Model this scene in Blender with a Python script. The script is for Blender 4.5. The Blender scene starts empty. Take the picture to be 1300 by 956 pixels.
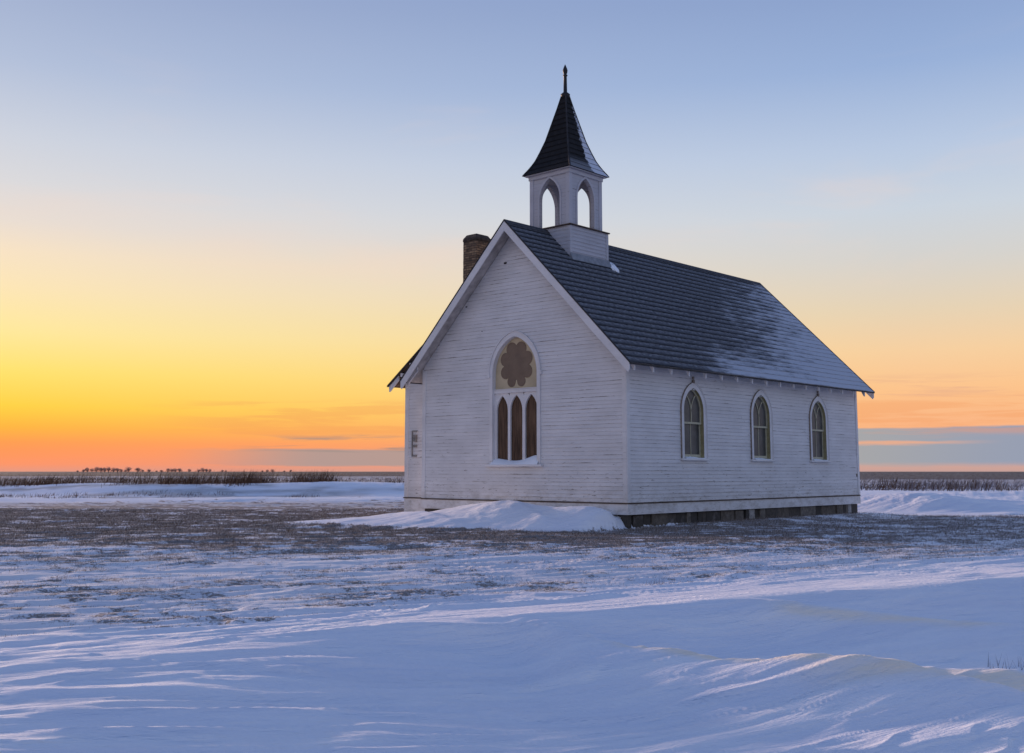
import bpy, bmesh, math, random
import numpy as np
from mathutils import Vector, Matrix

random.seed(7); rng = np.random.default_rng(11)
S = bpy.context.scene
COL = S.collection
CAM = (18.143, -24.467, 1.6); YAW = -0.7430; PIT = 0.1195; FPX = 1379.42
FX, FY = math.sin(YAW), math.cos(YAW); RX, RY = math.cos(YAW), -math.sin(YAW)
SUN_AZ = -44.0; SUN_EL = 6.8          # degrees from the view direction, above the horizon
W = 8.30; L = 14.43; ZW = .74; ZP = 9.25; XC = -W/2; OV = .53; RF = .53
Y0, Y1 = -RF, L+.40                     # roof ends

# ------------------------------------------------------------------ materials
class NT:
    def __init__(s, tree): s.t = tree; s.n = tree.nodes; s.l = tree.links
    def new(s, typ, **kw):
        n = s.n.new(typ)
        for k, v in kw.items(): setattr(n, k, v)
        return n
    def put(s, sock, v):
        if isinstance(v, bpy.types.NodeSocket): s.l.new(v, sock)
        elif v is not None:
            if isinstance(v, (tuple, list)) and len(v) == 3 and sock.type == 'RGBA': v = (*v, 1)
            sock.default_value = v
    def math(s, op, a, b=None, c=None, clamp=False):
        n = s.new('ShaderNodeMath', operation=op); n.use_clamp = clamp
        s.put(n.inputs[0], a); s.put(n.inputs[1], b)
        if c is not None: s.put(n.inputs[2], c)
        return n.outputs[0]
    def vmath(s, op, a, b=None):
        n = s.new('ShaderNodeVectorMath', operation=op); s.put(n.inputs[0], a)
        if b is not None: s.put(n.inputs[1], b)
        return n.outputs['Value'] if op in ('DOT_PRODUCT', 'LENGTH') else n.outputs[0]
    def mix(s, f, a, b, blend='MIX'):
        n = s.new('ShaderNodeMix', data_type='RGBA', blend_type=blend)
        s.put(n.inputs[0], f); s.put(n.inputs[6], a); s.put(n.inputs[7], b); return n.outputs[2]
    def noise(s, vec, scale, detail=4, rough=.55, dist=0.0):
        n = s.new('ShaderNodeTexNoise'); s.put(n.inputs['Vector'], vec)
        n.inputs['Scale'].default_value = scale; n.inputs['Detail'].default_value = detail
        n.inputs['Roughness'].default_value = rough; n.inputs['Distortion'].default_value = dist
        return n.outputs['Fac']
    def rng(s, v, a, b, c=0., d=1., smooth=True):
        n = s.new('ShaderNodeMapRange', interpolation_type='SMOOTHSTEP' if smooth else 'LINEAR')
        s.put(n.inputs[0], v); s.put(n.inputs[1], a); s.put(n.inputs[2], b); s.put(n.inputs[3], c); s.put(n.inputs[4], d)
        return n.outputs[0]
    def mapping(s, vec, scale=(1, 1, 1), rot=(0, 0, 0), loc=(0, 0, 0)):
        n = s.new('ShaderNodeMapping'); s.put(n.inputs[0], vec)
        n.inputs['Scale'].default_value = scale; n.inputs['Rotation'].default_value = rot; n.inputs['Location'].default_value = loc
        return n.outputs[0]
    def obj(s): return s.new('ShaderNodeTexCoord').outputs['Object']
    def sep(s, v):
        n = s.new('ShaderNodeSeparateXYZ'); s.put(n.inputs[0], v); return n.outputs
    def comb(s, x, y, z):
        n = s.new('ShaderNodeCombineXYZ'); s.put(n.inputs[0], x); s.put(n.inputs[1], y); s.put(n.inputs[2], z); return n.outputs[0]
    def attr(s, name): return s.new('ShaderNodeAttribute', attribute_name=name).outputs['Fac']
    def bump(s, h, strength, dist, normal=None):
        n = s.new('ShaderNodeBump'); s.put(n.inputs['Height'], h)
        n.inputs['Strength'].default_value = strength; n.inputs['Distance'].default_value = dist
        if normal is not None: s.l.new(normal, n.inputs['Normal'])
        return n.outputs[0]

def mat(name):
    m = bpy.data.materials.new(name); m.use_nodes = True
    t = NT(m.node_tree); p = t.n['Principled BSDF']
    return m, t, p

def simple(name, col, rough=.8, var=.25, scale=6, bump=.3, bdist=.01, spec=.3, stretch=(1, 1, 1)):
    m, t, p = mat(name)
    v = t.mapping(t.obj(), stretch)
    n = t.noise(v, scale, 6, .62)
    f = t.rng(n, .25, .75, 0, 1)
    c = t.mix(f, tuple(x*(1-var) for x in col), tuple(min(1, x*(1+var)) for x in col))
    t.put(p.inputs['Base Color'], c); p.inputs['Roughness'].default_value = rough
    p.inputs['Specular IOR Level'].default_value = spec
    if bump: t.put(p.inputs['Normal'], t.bump(n, bump, bdist))
    return m

def paint_mat(name, col=(.71, .705, .72), lap=None, z0=0.0, wear=1.0):
    """weathered white paint on wood; lap = board exposure, worn at the lower lips"""
    m, t, p = mat(name)
    o = t.obj(); x, y, z = t.sep(o)
    along = t.math('ADD', x, y)
    flat = t.comb(along, 0.0, z)
    big = t.noise(t.mapping(flat, (.6, 1, 1.2)), 1.1, 5, .6)
    fine = t.noise(t.mapping(flat, (1.2, 1, 14)), 3.0, 6, .65)
    c = t.mix(t.rng(big, .3, .7), tuple(v*.88 for v in col), tuple(v*1.04 for v in col))
    c = t.mix(t.rng(fine, .40, .75, 0, .22), c, (.46, .445, .43))
    if lap:
        row = t.math('DIVIDE', t.math('SUBTRACT', z, z0), lap)
        fr = t.math('FRACT', row); idx = t.math('FLOOR', row)
        # per board tone
        wn = t.new('ShaderNodeTexWhiteNoise', noise_dimensions='1D'); t.put(wn.inputs['W'], idx)
        c = t.mix(t.rng(wn.outputs[0], 0, 1, 0, .12, False), c, (.40, .385, .39))
        # broken dark lines where paint has gone from the lip
        dash = t.noise(t.comb(t.math('MULTIPLY', along, .9), t.math('MULTIPLY', idx, 7.31), 0.0), 1.0, 5, .7)
        wdt = t.rng(dash, .50, .78, .085, .24, False)
        lip = t.math('LESS_THAN', fr, wdt)
        amt = t.rng(dash, .48, .70, .22, .85)
        c = t.mix(t.math('MULTIPLY', lip, amt), c, (.13, .11, .10))
    # flaked patches showing grey wood
    fl = t.noise(t.mapping(flat, (2.2, 1, 11)), 1.7, 7, .7)
    fz = t.rng(z, .6, 3.0, .045, 0.0)
    mask = t.rng(t.math('ADD', fl, fz), .635, .675)
    c = t.mix(t.math('MULTIPLY', mask, .85*wear), c, (.17, .145, .125))
    dirt = t.math('MULTIPLY', t.rng(z, 1.5, .5, 0, 1), t.rng(t.noise(t.mapping(flat, (1.5, 1, 3)), 1.4, 6, .7), .42, .66))
    c = t.mix(t.math('MULTIPLY', dirt, .45), c, (.30, .26, .22))
    spk = t.noise(t.mapping(flat, (3, 1, 9)), 7, 3, .6)
    c = t.mix(t.rng(spk, .715, .75, 0, .8*wear), c, (.08, .07, .065))
    t.put(p.inputs['Base Color'], c)
    p.inputs['Roughness'].default_value = .62; p.inputs['Specular IOR Level'].default_value = .25
    t.put(p.inputs['Normal'], t.bump(fine, .35, .004))
    return m

M = {}
M['siding'] = paint_mat('weathered_white_clapboard', lap=.11, z0=ZW)
M['trim'] = paint_mat('white_trim_paint', (.71, .70, .71), wear=.6)
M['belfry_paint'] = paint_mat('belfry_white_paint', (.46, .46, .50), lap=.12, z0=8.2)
M['cream'] = simple('cream_sash_paint', (.46, .43, .31), .6, .15)
M['olive'] = simple('olive_jamb_paint', (.30, .27, .15), .6, .15)
M['glass'] = simple('dusty_window_glass', (.07, .07, .068), .32, .35, 2.5, .05, .002, .4)
M['wood'] = simple('bare_brown_boards', (.10, .060, .038), .75, .7, 3.0, .5, .006, .2, (5, 5, .35))
M['tan'] = simple('tan_panel', (.50, .41, .27), .7, .14, 2.2, .1, .003)
M['umber'] = simple('umber_foil_panel', (.19, .135, .095), .75, .14, 2.5, .1, .003)
M['soffit'] = simple('greyed_soffit_boards', (.40, .38, .37), .8, .35, 3, .4, .006, .2, (1, 1, 1))
M['oldwood'] = simple('weathered_roof_boards', (.085, .06, .045), .85, .5, 5, .5, .01)
M['dark'] = simple('dark_gap', (.02, .018, .017), .9, .2)
M['iron'] = simple('dark_finial_metal', (.018, .016, .018), .55, .3, 8, .2)
M['rust'] = simple('rusty_metal', (.10, .055, .03), .8, .5, 10, .4)
M['grey'] = simple('grey_utility_metal', (.20, .195, .19), .6, .3, 8, .2)
M['tar'] = simple('dark_flashing', (.03, .028, .03), .7, .4, 6, .3)

def found_mat():
    m, t, p = mat('old_foundation_blocks')
    g = t.new('ShaderNodeNewGeometry').outputs['Random Per Island']
    r = t.new('ShaderNodeValToRGB'); r.color_ramp.interpolation = 'CONSTANT'
    t.put(r.inputs[0], g)
    stops = [(0, (.09, .075, .062)), (.25, (.15, .125, .10)), (.45, (.06, .052, .046)), (.6, (.20, .175, .15)), (.78, (.42, .40, .38)), (.86, (.065, .055, .045))]
    e = r.color_ramp.elements
    while len(e) < len(stops): e.new(.5)
    for k, (po, c) in enumerate(stops): e[k].position = po; e[k].color = (*c, 1)
    o = t.obj(); n = t.noise(o, 9, 7, .65); n2 = t.noise(o, 2.2, 4, .6)
    c = t.mix(t.rng(n, .3, .7, .0, .65), r.outputs[0], (.03, .026, .024))
    c = t.mix(t.rng(n2, .58, .75, 0, .5), c, (.22, .20, .19))
    t.put(p.inputs['Base Color'], c); p.inputs['Roughness'].default_value = .9
    t.put(p.inputs['Normal'], t.bump(n, .8, .02)); return m
M['found'] = found_mat()

def brick_mat():
    m, t, p = mat('chimney_brick')
    o = t.obj(); x, y, z = t.sep(o)
    v = t.comb(t.math('ADD', x, y), z, 0.0)
    b = t.new('ShaderNodeTexBrick'); t.put(b.inputs['Vector'], v)
    b.inputs['Scale'].default_value = 1.0; b.inputs['Brick Width'].default_value = .23; b.inputs['Row Height'].default_value = .082
    b.inputs['Mortar Size'].default_value = .010; b.inputs['Mortar Smooth'].default_value = .3; b.inputs['Bias'].default_value = 0
    b.inputs['Color1'].default_value = (.36, .24, .14, 1); b.inputs['Color2'].default_value = (.15, .095, .06, 1); b.inputs['Mortar'].default_value = (.05, .04, .035, 1)
    n = t.noise(o, 5, 6, .65)
    c = t.mix(t.rng(n, .4, .7, 0, .7), b.outputs['Color'], (.04, .03, .026))
    c = t.mix(t.rng(z, 9.2, 9.5, 0, .8), c, (.035, .03, .028))
    t.put(p.inputs['Base Color'], c); p.inputs['Roughness'].default_value = .9
    h = t.math('ADD', t.math('MULTIPLY', b.outputs['Fac'], -1.), t.math('MULTIPLY', n, .4))
    t.put(p.inputs['Normal'], t.bump(h, .9, .015)); return m
M['brick'] = brick_mat()

def shingle_mat(name, kind):
    """wood shingles; kind 'nave' = wind-packed snow towards the rear and the eaves, 'spire' = snow on the +X face"""
    m, t, p = mat(name)
    o = t.obj(); x, y, z = t.sep(o)
    if kind == 'spire': along = t.math('ADD', x, y); up = z; exp, wid = .19, .16
    else: along = y; up = t.math('MULTIPLY', t.math('SUBTRACT', ZP, z), 1.41421); exp, wid = .264, .24
    b = t.new('ShaderNodeTexBrick'); t.put(b.inputs['Vector'], t.comb(along, up, 0.0))
    b.inputs['Scale'].default_value = 1.; b.inputs['Brick Width'].default_value = wid; b.inputs['Row Height'].default_value = exp
    b.inputs['Mortar Size'].default_value = .008; b.inputs['Bias'].default_value = -.1
    b.inputs['Color1'].default_value = (.066, .066, .073, 1); b.inputs['Color2'].default_value = (.050, .050, .056, 1); b.inputs['Mortar'].default_value = (.008, .008, .01, 1)
    if kind == 'spire':
        b.inputs['Color1'].default_value = (.016, .015, .016, 1); b.inputs['Color2'].default_value = (.006, .006, .007, 1)
    n = t.noise(t.comb(along, t.math('MULTIPLY', up, 2.), 0.), 7, 8, .72)
    big = t.noise(t.comb(along, t.math('MULTIPLY', up, 1.5), 4.), .6, 5, .6)
    c = t.mix(t.rng(n, .35, .7, 0, .5), b.outputs['Color'], (.090, .090, .098) if kind != 'spire' else (.018, .017, .018))
    fr = t.math('FRACT', t.math('DIVIDE', up, exp))
    if kind == 'nave':
        # downslope 0..6.6 ; butt edges at fr -> 1 stay dark
        c = t.mix(t.rng(fr, .78, .92), c, (.024, .024, .028))
        # amount of snow: grows to the rear (y) and low on the slope
        d1 = t.rng(t.math('ADD', y, t.math('MULTIPLY', up, 1.1)), 8.6, 20.2, 0, 1.0, False)
        d2 = t.rng(up, 4.3, 6.6, 0, .85, False)
        d2 = t.math('MULTIPLY', d2, t.rng(y, 1.0, 6.0))
        a = t.math('MAXIMUM', d1, d2)
        a = t.math('ADD', a, t.rng(big, .3, .7, -.12, .12, False))
        streak = t.noise(t.comb(t.math('MULTIPLY', t.math('ADD', along, t.math('MULTIPLY', up, .8)), .9), t.math('MULTIPLY', up, 3.2), 1.), 1.6, 6, .7)
        thr = t.math('ADD', t.math('MULTIPLY', streak, 1.0), t.math('MULTIPLY', fr, .28))
        sn = t.rng(t.math('SUBTRACT', t.math('ADD', a, .30), thr), -.10, .46, 0, .62)
        base_dust = t.math('MULTIPLY', t.rng(n, .38, .66, .02, .22), t.rng(fr, .75, .4))
        sn = t.math('MAXIMUM', sn, base_dust)
    elif kind == 'spire':
        fac = t.sep(t.new('ShaderNodeNewGeometry').outputs['Normal'])[0]
        d = t.math('MULTIPLY', t.rng(fac, .5, .75), t.rng(y, 2.25, 2.95, 0, 1, False))
        st = t.noise(t.comb(along, t.math('MULTIPLY', up, 1.0), 0.), 5.5, 6, .75)
        sn = t.rng(t.math('SUBTRACT', d, t.math('MULTIPLY', st, 1.0)), -.02, .09, 0, .80)
        low = t.math('MULTIPLY', t.rng(z, 11.75, 11.35), t.rng(fac, .1, .4))
        sn = t.math('MAXIMUM', sn, t.math('MULTIPLY', low, .22))
        c = t.mix(t.rng(fr, .88, .97), c, (.004, .004, .005))
    if kind == 'plain': sn = t.rng(n, .5, .8, 0, .12)
    c = t.mix(sn, c, (.70, .74, .82))
    t.put(p.inputs['Base Color'], c); t.put(p.inputs['Roughness'], t.rng(sn, 0, 1, .8, .6)); p.inputs['Specular IOR Level'].default_value = .2
    h = t.math('ADD', t.math('MULTIPLY', b.outputs['Fac'], -.6), t.math('MULTIPLY', n, .5))
    t.put(p.inputs['Normal'], t.bump(h, .5, .01)); return m
M['roof'] = shingle_mat('snow_dusted_shingles', 'nave')
M['roof_plain'] = shingle_mat('grey_shingles', 'plain')
M['spire'] = shingle_mat('dark_spire_shingles', 'spire')

def snow_mat():
    m, t, p = mat('clean_snow')
    n = t.noise(t.obj(), 14, 6, .6)
    t.put(p.inputs['Base Color'], (.82, .85, .90)); p.inputs['Roughness'].default_value = .6
    t.put(p.inputs['Normal'], t.bump(n, .25, .01)); return m
M['snow'] = snow_mat()

def ground_mat():
    m, t, p = mat('windblown_snow_and_stubble')
    o = t.obj()
    # wind frame : stretched along the wind
    ang = math.atan2(RY*1.0+FY*.55, RX*1.0+FX*.55)
    wv = t.mapping(o, (.16, 1.0, 1.0), (0, 0, 0))
    rot = t.mapping(o, (1, 1, 1), (0, 0, -ang))
    str1 = t.mapping(rot, (.22, 1, 1)); str2 = t.mapping(rot, (.12, 1, 1))
    n1 = t.noise(str1, 2.2, 8, .62, .3); n2 = t.noise(str2, 9, 5, .6); n3 = t.noise(o, 30, 4, .6)
    snow = t.mix(t.rng(n1, .35, .7), (.78, .80, .86), (.87, .88, .90))
    painted_glow = t.attr('painted_glow')  # patches of warm light painted into the snow colour
    snow = t.mix(t.math('MULTIPLY', painted_glow, t.rng(n2, .35, .62, .6, 1.)), snow, (.98, .84, .66))
    # stubble and dead grass showing through
    st = t.attr('stubble')
    lat = t.mapping(o, (1, 1, 1), (0, 0, YAW)) # x = along the picture plane
    g1 = t.noise(t.mapping(lat, (.35, 1, 1)), 1.5, 9, .70, .4)
    g2 = t.noise(t.mapping(lat, (.5, 1.2, 1)), 9, 5, .7)
    gm = t.math('ADD', t.math('MULTIPLY', g1, .68), t.math('MULTIPLY', g2, .32))
    g3 = t.noise(t.mapping(lat, (1, .8, 1)), 24, 4, .7)
    brk = t.math('ADD', t.math('MULTIPLY', t.math('SUBTRACT', g2, .5), 1.5), t.math('MULTIPLY', t.math('SUBTRACT', g3, .5), 1.7))
    gf = t.rng(t.math('ADD', t.math('MULTIPLY', t.attr('grassy'), 1.0), brk), .34, .74)
    gf = t.math('MULTIPLY', gf, t.rng(t.attr('grassy'), .03, .2))
    gc = t.mix(t.rng(g2, .3, .7), (.042, .032, .025), (.18, .132, .09))
    gc = t.mix(t.rng(n3, .5, .72, 0, .55), gc, (.38, .37, .40))
    cov = t.math('MAXIMUM', t.math('MULTIPLY', gf, .86), t.math('MULTIPLY', t.attr('dust'), t.rng(gm, .35, .6, .55, 1.15)))
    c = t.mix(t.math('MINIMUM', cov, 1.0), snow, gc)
    fld = t.attr('field')
    fn = t.noise(t.mapping(lat, (.02, .25, 1)), .25, 6, .6)
    fc = t.mix(t.rng(fn, .35, .65), (.058, .042, .037), (.105, .075, .064))
    c = t.mix(fld, c, fc)
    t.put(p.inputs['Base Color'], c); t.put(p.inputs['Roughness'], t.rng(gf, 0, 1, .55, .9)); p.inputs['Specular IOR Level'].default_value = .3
    h = t.math('ADD', t.math('MULTIPLY', n1, 1.0), t.math('MULTIPLY', n2, .30))
    cr = t.new('ShaderNodeTexNoise', noise_type='RIDGED_MULTIFRACTAL'); t.put(cr.inputs['Vector'], t.mapping(rot, (.30, 1, 1)))
    cr.inputs['Scale'].default_value = 2.6; cr.inputs['Detail'].default_value = 6; cr.inputs['Roughness'].default_value = .55; cr.inputs['Distortion'].default_value = .35
    h = t.math('ADD', h, t.math('MULTIPLY', cr.outputs['Fac'], -.16))
    nb = t.bump(h, 1.0, .085)
    nb = t.bump(t.math('ADD', n3, t.math('MULTIPLY', gf, t.math('MULTIPLY', g2, 3.))), .45, .014, nb)
    t.put(p.inputs['Normal'], nb); return m
M['ground'] = ground_mat()

def blade_mat(name, ca, cb, cc):
    m, t, p = mat(name)
    g = t.new('ShaderNodeNewGeometry').outputs['Random Per Island']
    r = t.new('ShaderNodeValToRGB'); t.put(r.inputs[0], g); e = r.color_ramp.elements
    e.new(.5); 
    for k, (po, c) in enumerate(((0, ca), (.55, cb), (1, cc))): e[k].position = po; e[k].color = (*c, 1)
    t.put(p.inputs['Base Color'], r.outputs[0]); p.inputs['Roughness'].default_value = .9; p.inputs['Specular IOR Level'].default_value = .1
    return m
M['grass'] = blade_mat('dead_grass_blades', (.06, .048, .038), (.15, .115, .085), (.42, .40, .42))
M['weeds'] = blade_mat('dead_weed_stems', (.035, .02, .014), (.11, .06, .035), (.20, .13, .085))
M['frost'] = blade_mat('frosted_weed_stems', (.12, .11, .12), (.24, .23, .27), (.4, .4, .46))
M['bark'] = simple('hazed_far_bark', (.46, .30, .25), .9, .3, .6, 0)  # bark colour lightened to carry the haze of distance
M['twigs'] = simple('hazed_far_twigs', (.52, .34, .28), .9, .3, .6, 0)  # twigs paled the same way, haze put into the colour

# ------------------------------------------------------------------ mesh helper
class MB:
    def __init__(s): s.v = []; s.f = []
    def add(s, pts, faces):
        b = len(s.v); s.v += [tuple(p) for p in pts]; s.f += [tuple(b+i for i in f) for f in faces]
    def box(s, x0, x1, y0, y1, z0, z1):
        p = [(x, y, z) for z in (z0, z1) for y in (y0, y1) for x in (x0, x1)]
        s.add(p, [(0, 2, 3, 1), (4, 5, 7, 6), (0, 1, 5, 4), (2, 6, 7, 3), (0, 4, 6, 2), (1, 3, 7, 5)])
    def quad(s, a, b, c, d): s.add([a, b, c, d], [(0, 1, 2, 3)])
    def prism(s, poly, d):       # poly: 3D points, extruded by vector d
        n = len(poly); q = [tuple(Vector(p)+Vector(d)) for p in poly]
        s.add(list(poly)+q, [tuple(range(n))[::-1], tuple(range(n, 2*n))]+[(i, (i+1) % n, n+(i+1) % n, n+i) for i in range(n)])
    def bar(s, a, b, w, h, up=(0, 0, 1)):   # box beam from a to b, w sideways, h along up
        a = Vector(a); b = Vector(b); d = (b-a).normalized(); side = d.cross(Vector(up)).normalized(); u = side.cross(d)
        p = [q+side*sx*w/2+u*sz*h/2 for q in (a, b) for sx, sz in ((-1, -1), (1, -1), (1, 1), (-1, 1))]
        s.add(p, [(0, 1, 2, 3), (7, 6, 5, 4), (0, 4, 5, 1), (1, 5, 6, 2), (2, 6, 7, 3), (3, 7, 4, 0)])
    def build(s, name, m, parent=None, smooth=False, bevel=0):
        me = bpy.data.meshes.new(name); me.from_pydata(s.v, [], s.f)
        bm = bmesh.new(); bm.from_mesh(me); bmesh.ops.recalc_face_normals(bm, faces=bm.faces); bm.to_mesh(me); bm.free()
        me.materials.append(m)
        if smooth: me.polygons.foreach_set('use_smooth', [True]*len(me.polygons))
        o = bpy.data.objects.new(name, me); COL.objects.link(o)
        if parent is not None:
            o.parent = parent
            if parent.type == 'EMPTY' and parent.parent is None: o.location = tuple(-c for c in parent.location)
        if bevel:
            b = o.modifiers.new('bevel', 'BEVEL'); b.width = bevel; b.segments = 1; b.limit_method = 'ANGLE'
        return o

def empty(name, loc, parent=None):
    o = bpy.data.objects.new(name, None); COL.objects.link(o); o.empty_display_size = .3
    if parent is None: o.location = loc
    else:
        o.parent = parent; o.location = tuple(-c for c in parent.location) if parent.parent is None else (0, 0, 0)
    return o
def tag(o, label, cat, group=None, kind=None):
    o['label'] = label
    if cat: o['category'] = cat
    if group: o['group'] = group
    if kind: o['kind'] = kind

# ------------------------------------------------------------------ church
church = empty('church', (XC, L/2, 0))
tag(church, 'weathered white clapboard church with belfry and grey shingle roof, alone in the snow', 'church')

Pf = lambda s, z, o: (s, -o, z)               # front wall, outward -Y
Pr = lambda s, z, o: (o, s, z)                # right side wall, outward +X
Pl = lambda s, z, o: (-W-o, s, z)             # left side wall
Pb = lambda s, z, o: (s, L+o, z)              # rear wall
Pv = lambda s, z, o: (s, .5-o, z)             # vestry front
Pvl = lambda s, z, o: (-9.7-o, s, z)          # vestry side
Pvb = lambda s, z, o: (s, 5.0+o, z)

def arch_half(a, zs, h, z):
    if z <= zs: return a
    if z >= zs+h: return 0
    R = (a*a+h*h)/(2*a); c = R-a; d = R*R-(z-zs)**2
    return max(0, math.sqrt(d)-c)
def arch(cx, a, zb, zs, h, n=10):
    R = (a*a+h*h)/(2*a); th = math.asin(min(1, h/R))
    pts = [(cx-a, zb)]
    for k in range(n+1):
        q = th*k/n; pts.append((cx-(R*math.cos(q)-(R-a)), zs+R*math.sin(q)))
    for k in range(n-1, -1, -1):
        q = th*k/n; pts.append((cx+(R*math.cos(q)-(R-a)), zs+R*math.sin(q)))
    pts.append((cx+a, zb)); return pts

def siding(P, z0, z1, rng_fn, openings=(), lap=.11, lip=.014, seed=1):
    rr = random.Random(seed); mb = MB(); z = z0
    def iv(zz):
        r = rng_fn(zz); L_ = [r] if r[1]-r[0] > .02 else []
        for (cx, a, zb, zs, h) in openings:
            if zz < zb or zz > zs+h: continue
            hw = arch_half(a, zs, h, zz)
            if hw <= .01: continue
            out = []
            for (p, q) in L_:
                if cx-hw > p and cx+hw < q: out += [(p, cx-hw), (cx+hw, q)]
                else: out.append((p, q))
            L_ = out
        return L_
    while z < z1-.01:
        zt = min(z+lap, z1); a, b = iv(z+.004), iv(zt-.004)
        if len(a) != len(b): a = b = iv((z+zt)/2)
        j = rr.uniform(-.003, .003); lo = lip+j; hi = .003
        for (p0, q0), (p1, q1) in zip(a, b):
            # split in lengths so that board joints show
            xs = [0.]; 
            while xs[-1] < 1: xs.append(min(1, xs[-1]+rr.uniform(2.2, 4.6)/max(q0-p0, .5)))
            for t0, t1 in zip(xs[:-1], xs[1:]):
                if t1-t0 < .02: continue
                dj = rr.uniform(-.0025, .0035); dz = rr.uniform(-.002, .002)
                A0, B0 = p0+(q0-p0)*t0, p0+(q0-p0)*t1; A1, B1 = p1+(q1-p1)*t0, p1+(q1-p1)*t1
                mb.add([P(A0, z+dz, lo+dj), P(B0, z+dz, lo+dj), P(B1, zt+.004, hi), P(A1, zt+.004, hi), P(A0, z+dz, hi-.002), P(B0, z+dz, hi-.002)],
                       [(0, 1, 2, 3), (0, 4, 5, 1)])
        z = zt
    return mb

roofz = lambda x: ZP-abs(x-XC)
under = .10
# front gable
FW = (-4.205, .915, 1.82, 4.58, 1.15)        # cx, half width, bottom, spring, rise
siding(Pf, ZW, 9.05, lambda z: (max(-W+.0, XC-(ZP-under-z)), min(0., XC+(ZP-under-z))), [FW], seed=3).build('front_wall', M['siding'], church)
SW = [(3.33, .53, 2.0, 3.42, .68), (7.33, .53, 2.0, 3.42, .68), (11.33, .53, 2.0, 3.42, .68)]
siding(Pr, ZW, 4.98, lambda z: (0., L), SW, seed=4).build('side_wall', M['siding'], church)
siding(Pl, ZW, 4.98, lambda z: (0., L), [], seed=5).build('side_wall', M['siding'], church)
siding(Pb, ZW, 9.05, lambda z: (max(-W, XC-(ZP-under-z)), min(0., XC+(ZP-under-z))), [], seed=6).build('rear_wall', M['siding'], church)
# small knot holes in the gable
for (x, z, r) in ((-4.6, 8.06, .055), (-6.3, 6.85, .035), (-5.6, 6.0, .02)):
    mb = MB(); pts = [(x+r*1.3*math.cos(q*math.pi/5)*(1+.2*math.sin(q*2.1)), z+r*.6*math.sin(q*math.pi/5)) for q in range(10)]
    mb.prism([(a, -.021, b) for a, b in pts], (0, -.004, 0))
    mb.build('knot_hole', M['dark'], church)

# corner boards
def cboard(P, s0, s1, z0, z1, off=.032, th=.03):
    mb = MB(); mb.add([P(s, z, o) for o in (off-th, off) for z in (z0, z1) for s in (s0, s1)],
        [(0, 2, 3, 1), (4, 5, 7, 6), (0, 1, 5, 4), (2, 6, 7, 3), (0, 4, 6, 2), (1, 3, 7, 5)])
    return mb.build('corner_board', M['trim'], church, bevel=.004)
cboard(Pf, -.13, .0, ZW, 4.9); cboard(Pr, -.033, .12, ZW, 4.95)
cboard(Pf, -W, -W+.13, ZW, 4.9); cboard(Pl, -.033, .12, ZW, 4.95)
cboard(Pr, L-.12, L+.033, ZW, 4.95); cboard(Pb, -.13, 0, ZW, 4.9); cboard(Pb, -W, -W+.13, ZW, 4.9); cboard(Pl, L-.12, L+.033, ZW, 4.95)

# skirt boards with a drip ledge
def skirt(mbs, mbl, P, s0, s1, zb=.41):
    for (z0, z1, o0, o1, mb) in ((zb, ZW-.036, -.02, .030, mbs), (ZW-.034, ZW-.002, -.02, .055, mbl)):
        mb.add([P(s, z, o) for o in (o0, o1) for z in (z0, z1) for s in (s0, s1)],
            [(0, 2, 3, 1), (4, 5, 7, 6), (0, 1, 5, 4), (2, 6, 7, 3), (0, 4, 6, 2), (1, 3, 7, 5)])
for P, a, b in ((Pf, -W-.03, .03), (Pr, .02, L-.02), (Pl, .02, L-.02), (Pb, -W-.03, .03)):
    ms, ml = MB(), MB(); skirt(ms, ml, P, a, b); k = ms.build('skirt_board', M['trim'], church, bevel=.004)
    ml.build('drip_ledge', M['oldwood'], k)
# foundation blocks
rr = random.Random(5)
def blocks(P, s0, s1):
    mb = MB(); s = s0
    while s < s1-.02:
        l = rr.choice((.22, .35, .5, .8, 1.1, .18)); e = min(s+l, s1); top = .40-rr.choice((0, 0, 0, .02)); o = rr.uniform(-.09, -.01)
        a, b = s+.008, e-.008
        if b > a: mb.add([P(q, z, w) for w in (o-.25, o) for z in (-.5, top) for q in (a, b)],
               [(0, 2, 3, 1), (4, 5, 7, 6), (0, 1, 5, 4), (2, 6, 7, 3), (0, 4, 6, 2), (1, 3, 7, 5)])
        s = e + (rr.uniform(.04, .12) if rr.random() < .18 else 0)
    return mb
for P, a, b in ((Pf, -W+.05, -.28), (Pr, .02, L-.05), (Pl, .35, L-.3), (Pb, -W+.05, -.3)):
    blocks(P, a, b).build('foundation', M['found'], church, bevel=.012)
mb = MB(); mb.box(-W+.45, -.45, .45, L-.45, -.4, .5); mb.build('floor_frame', M['dark'], church)

# ---- main roof: two slopes of lapped courses
def slope(side, name, m):
    mb = MB(); n = 25; tot = (W/2+OV)*math.sqrt(2); e = tot/n; r2 = random.Random(side+9)
    nrm = Vector((side, 0, 1)).normalized(); dn = Vector((side, 0, -1)).normalized()
    for k in range(n):
        d0, d1 = k*e-.01, (k+1)*e
        segs = 70; base = Vector((XC, 0, ZP))
        row0 = []; row1 = []; row2 = []
        for q in range(segs+1):
            y = Y0-.02+(Y1-Y0+.04)*q/segs; jy = r2.uniform(-.012, .012); jh = r2.uniform(-.003, .003)
            sag = 0
            row0.append(base+dn*d0+nrm*(.006)+Vector((0, y, sag)))
            row1.append(base+dn*(d1+jy)+nrm*(.024+jh)+Vector((0, y, sag)))
            row2.append(base+dn*(d1+jy)+nrm*(.000)+Vector((0, y, sag)))
        b = row0+row1+row2; N = segs+1
        mb.add(b, [(i, i+1, N+i+1, N+i) for i in range(segs)]+[(N+i, N+i+1, 2*N+i+1, 2*N+i) for i in range(segs)])
    o = mb.build(name, m, church)
    return o
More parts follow.
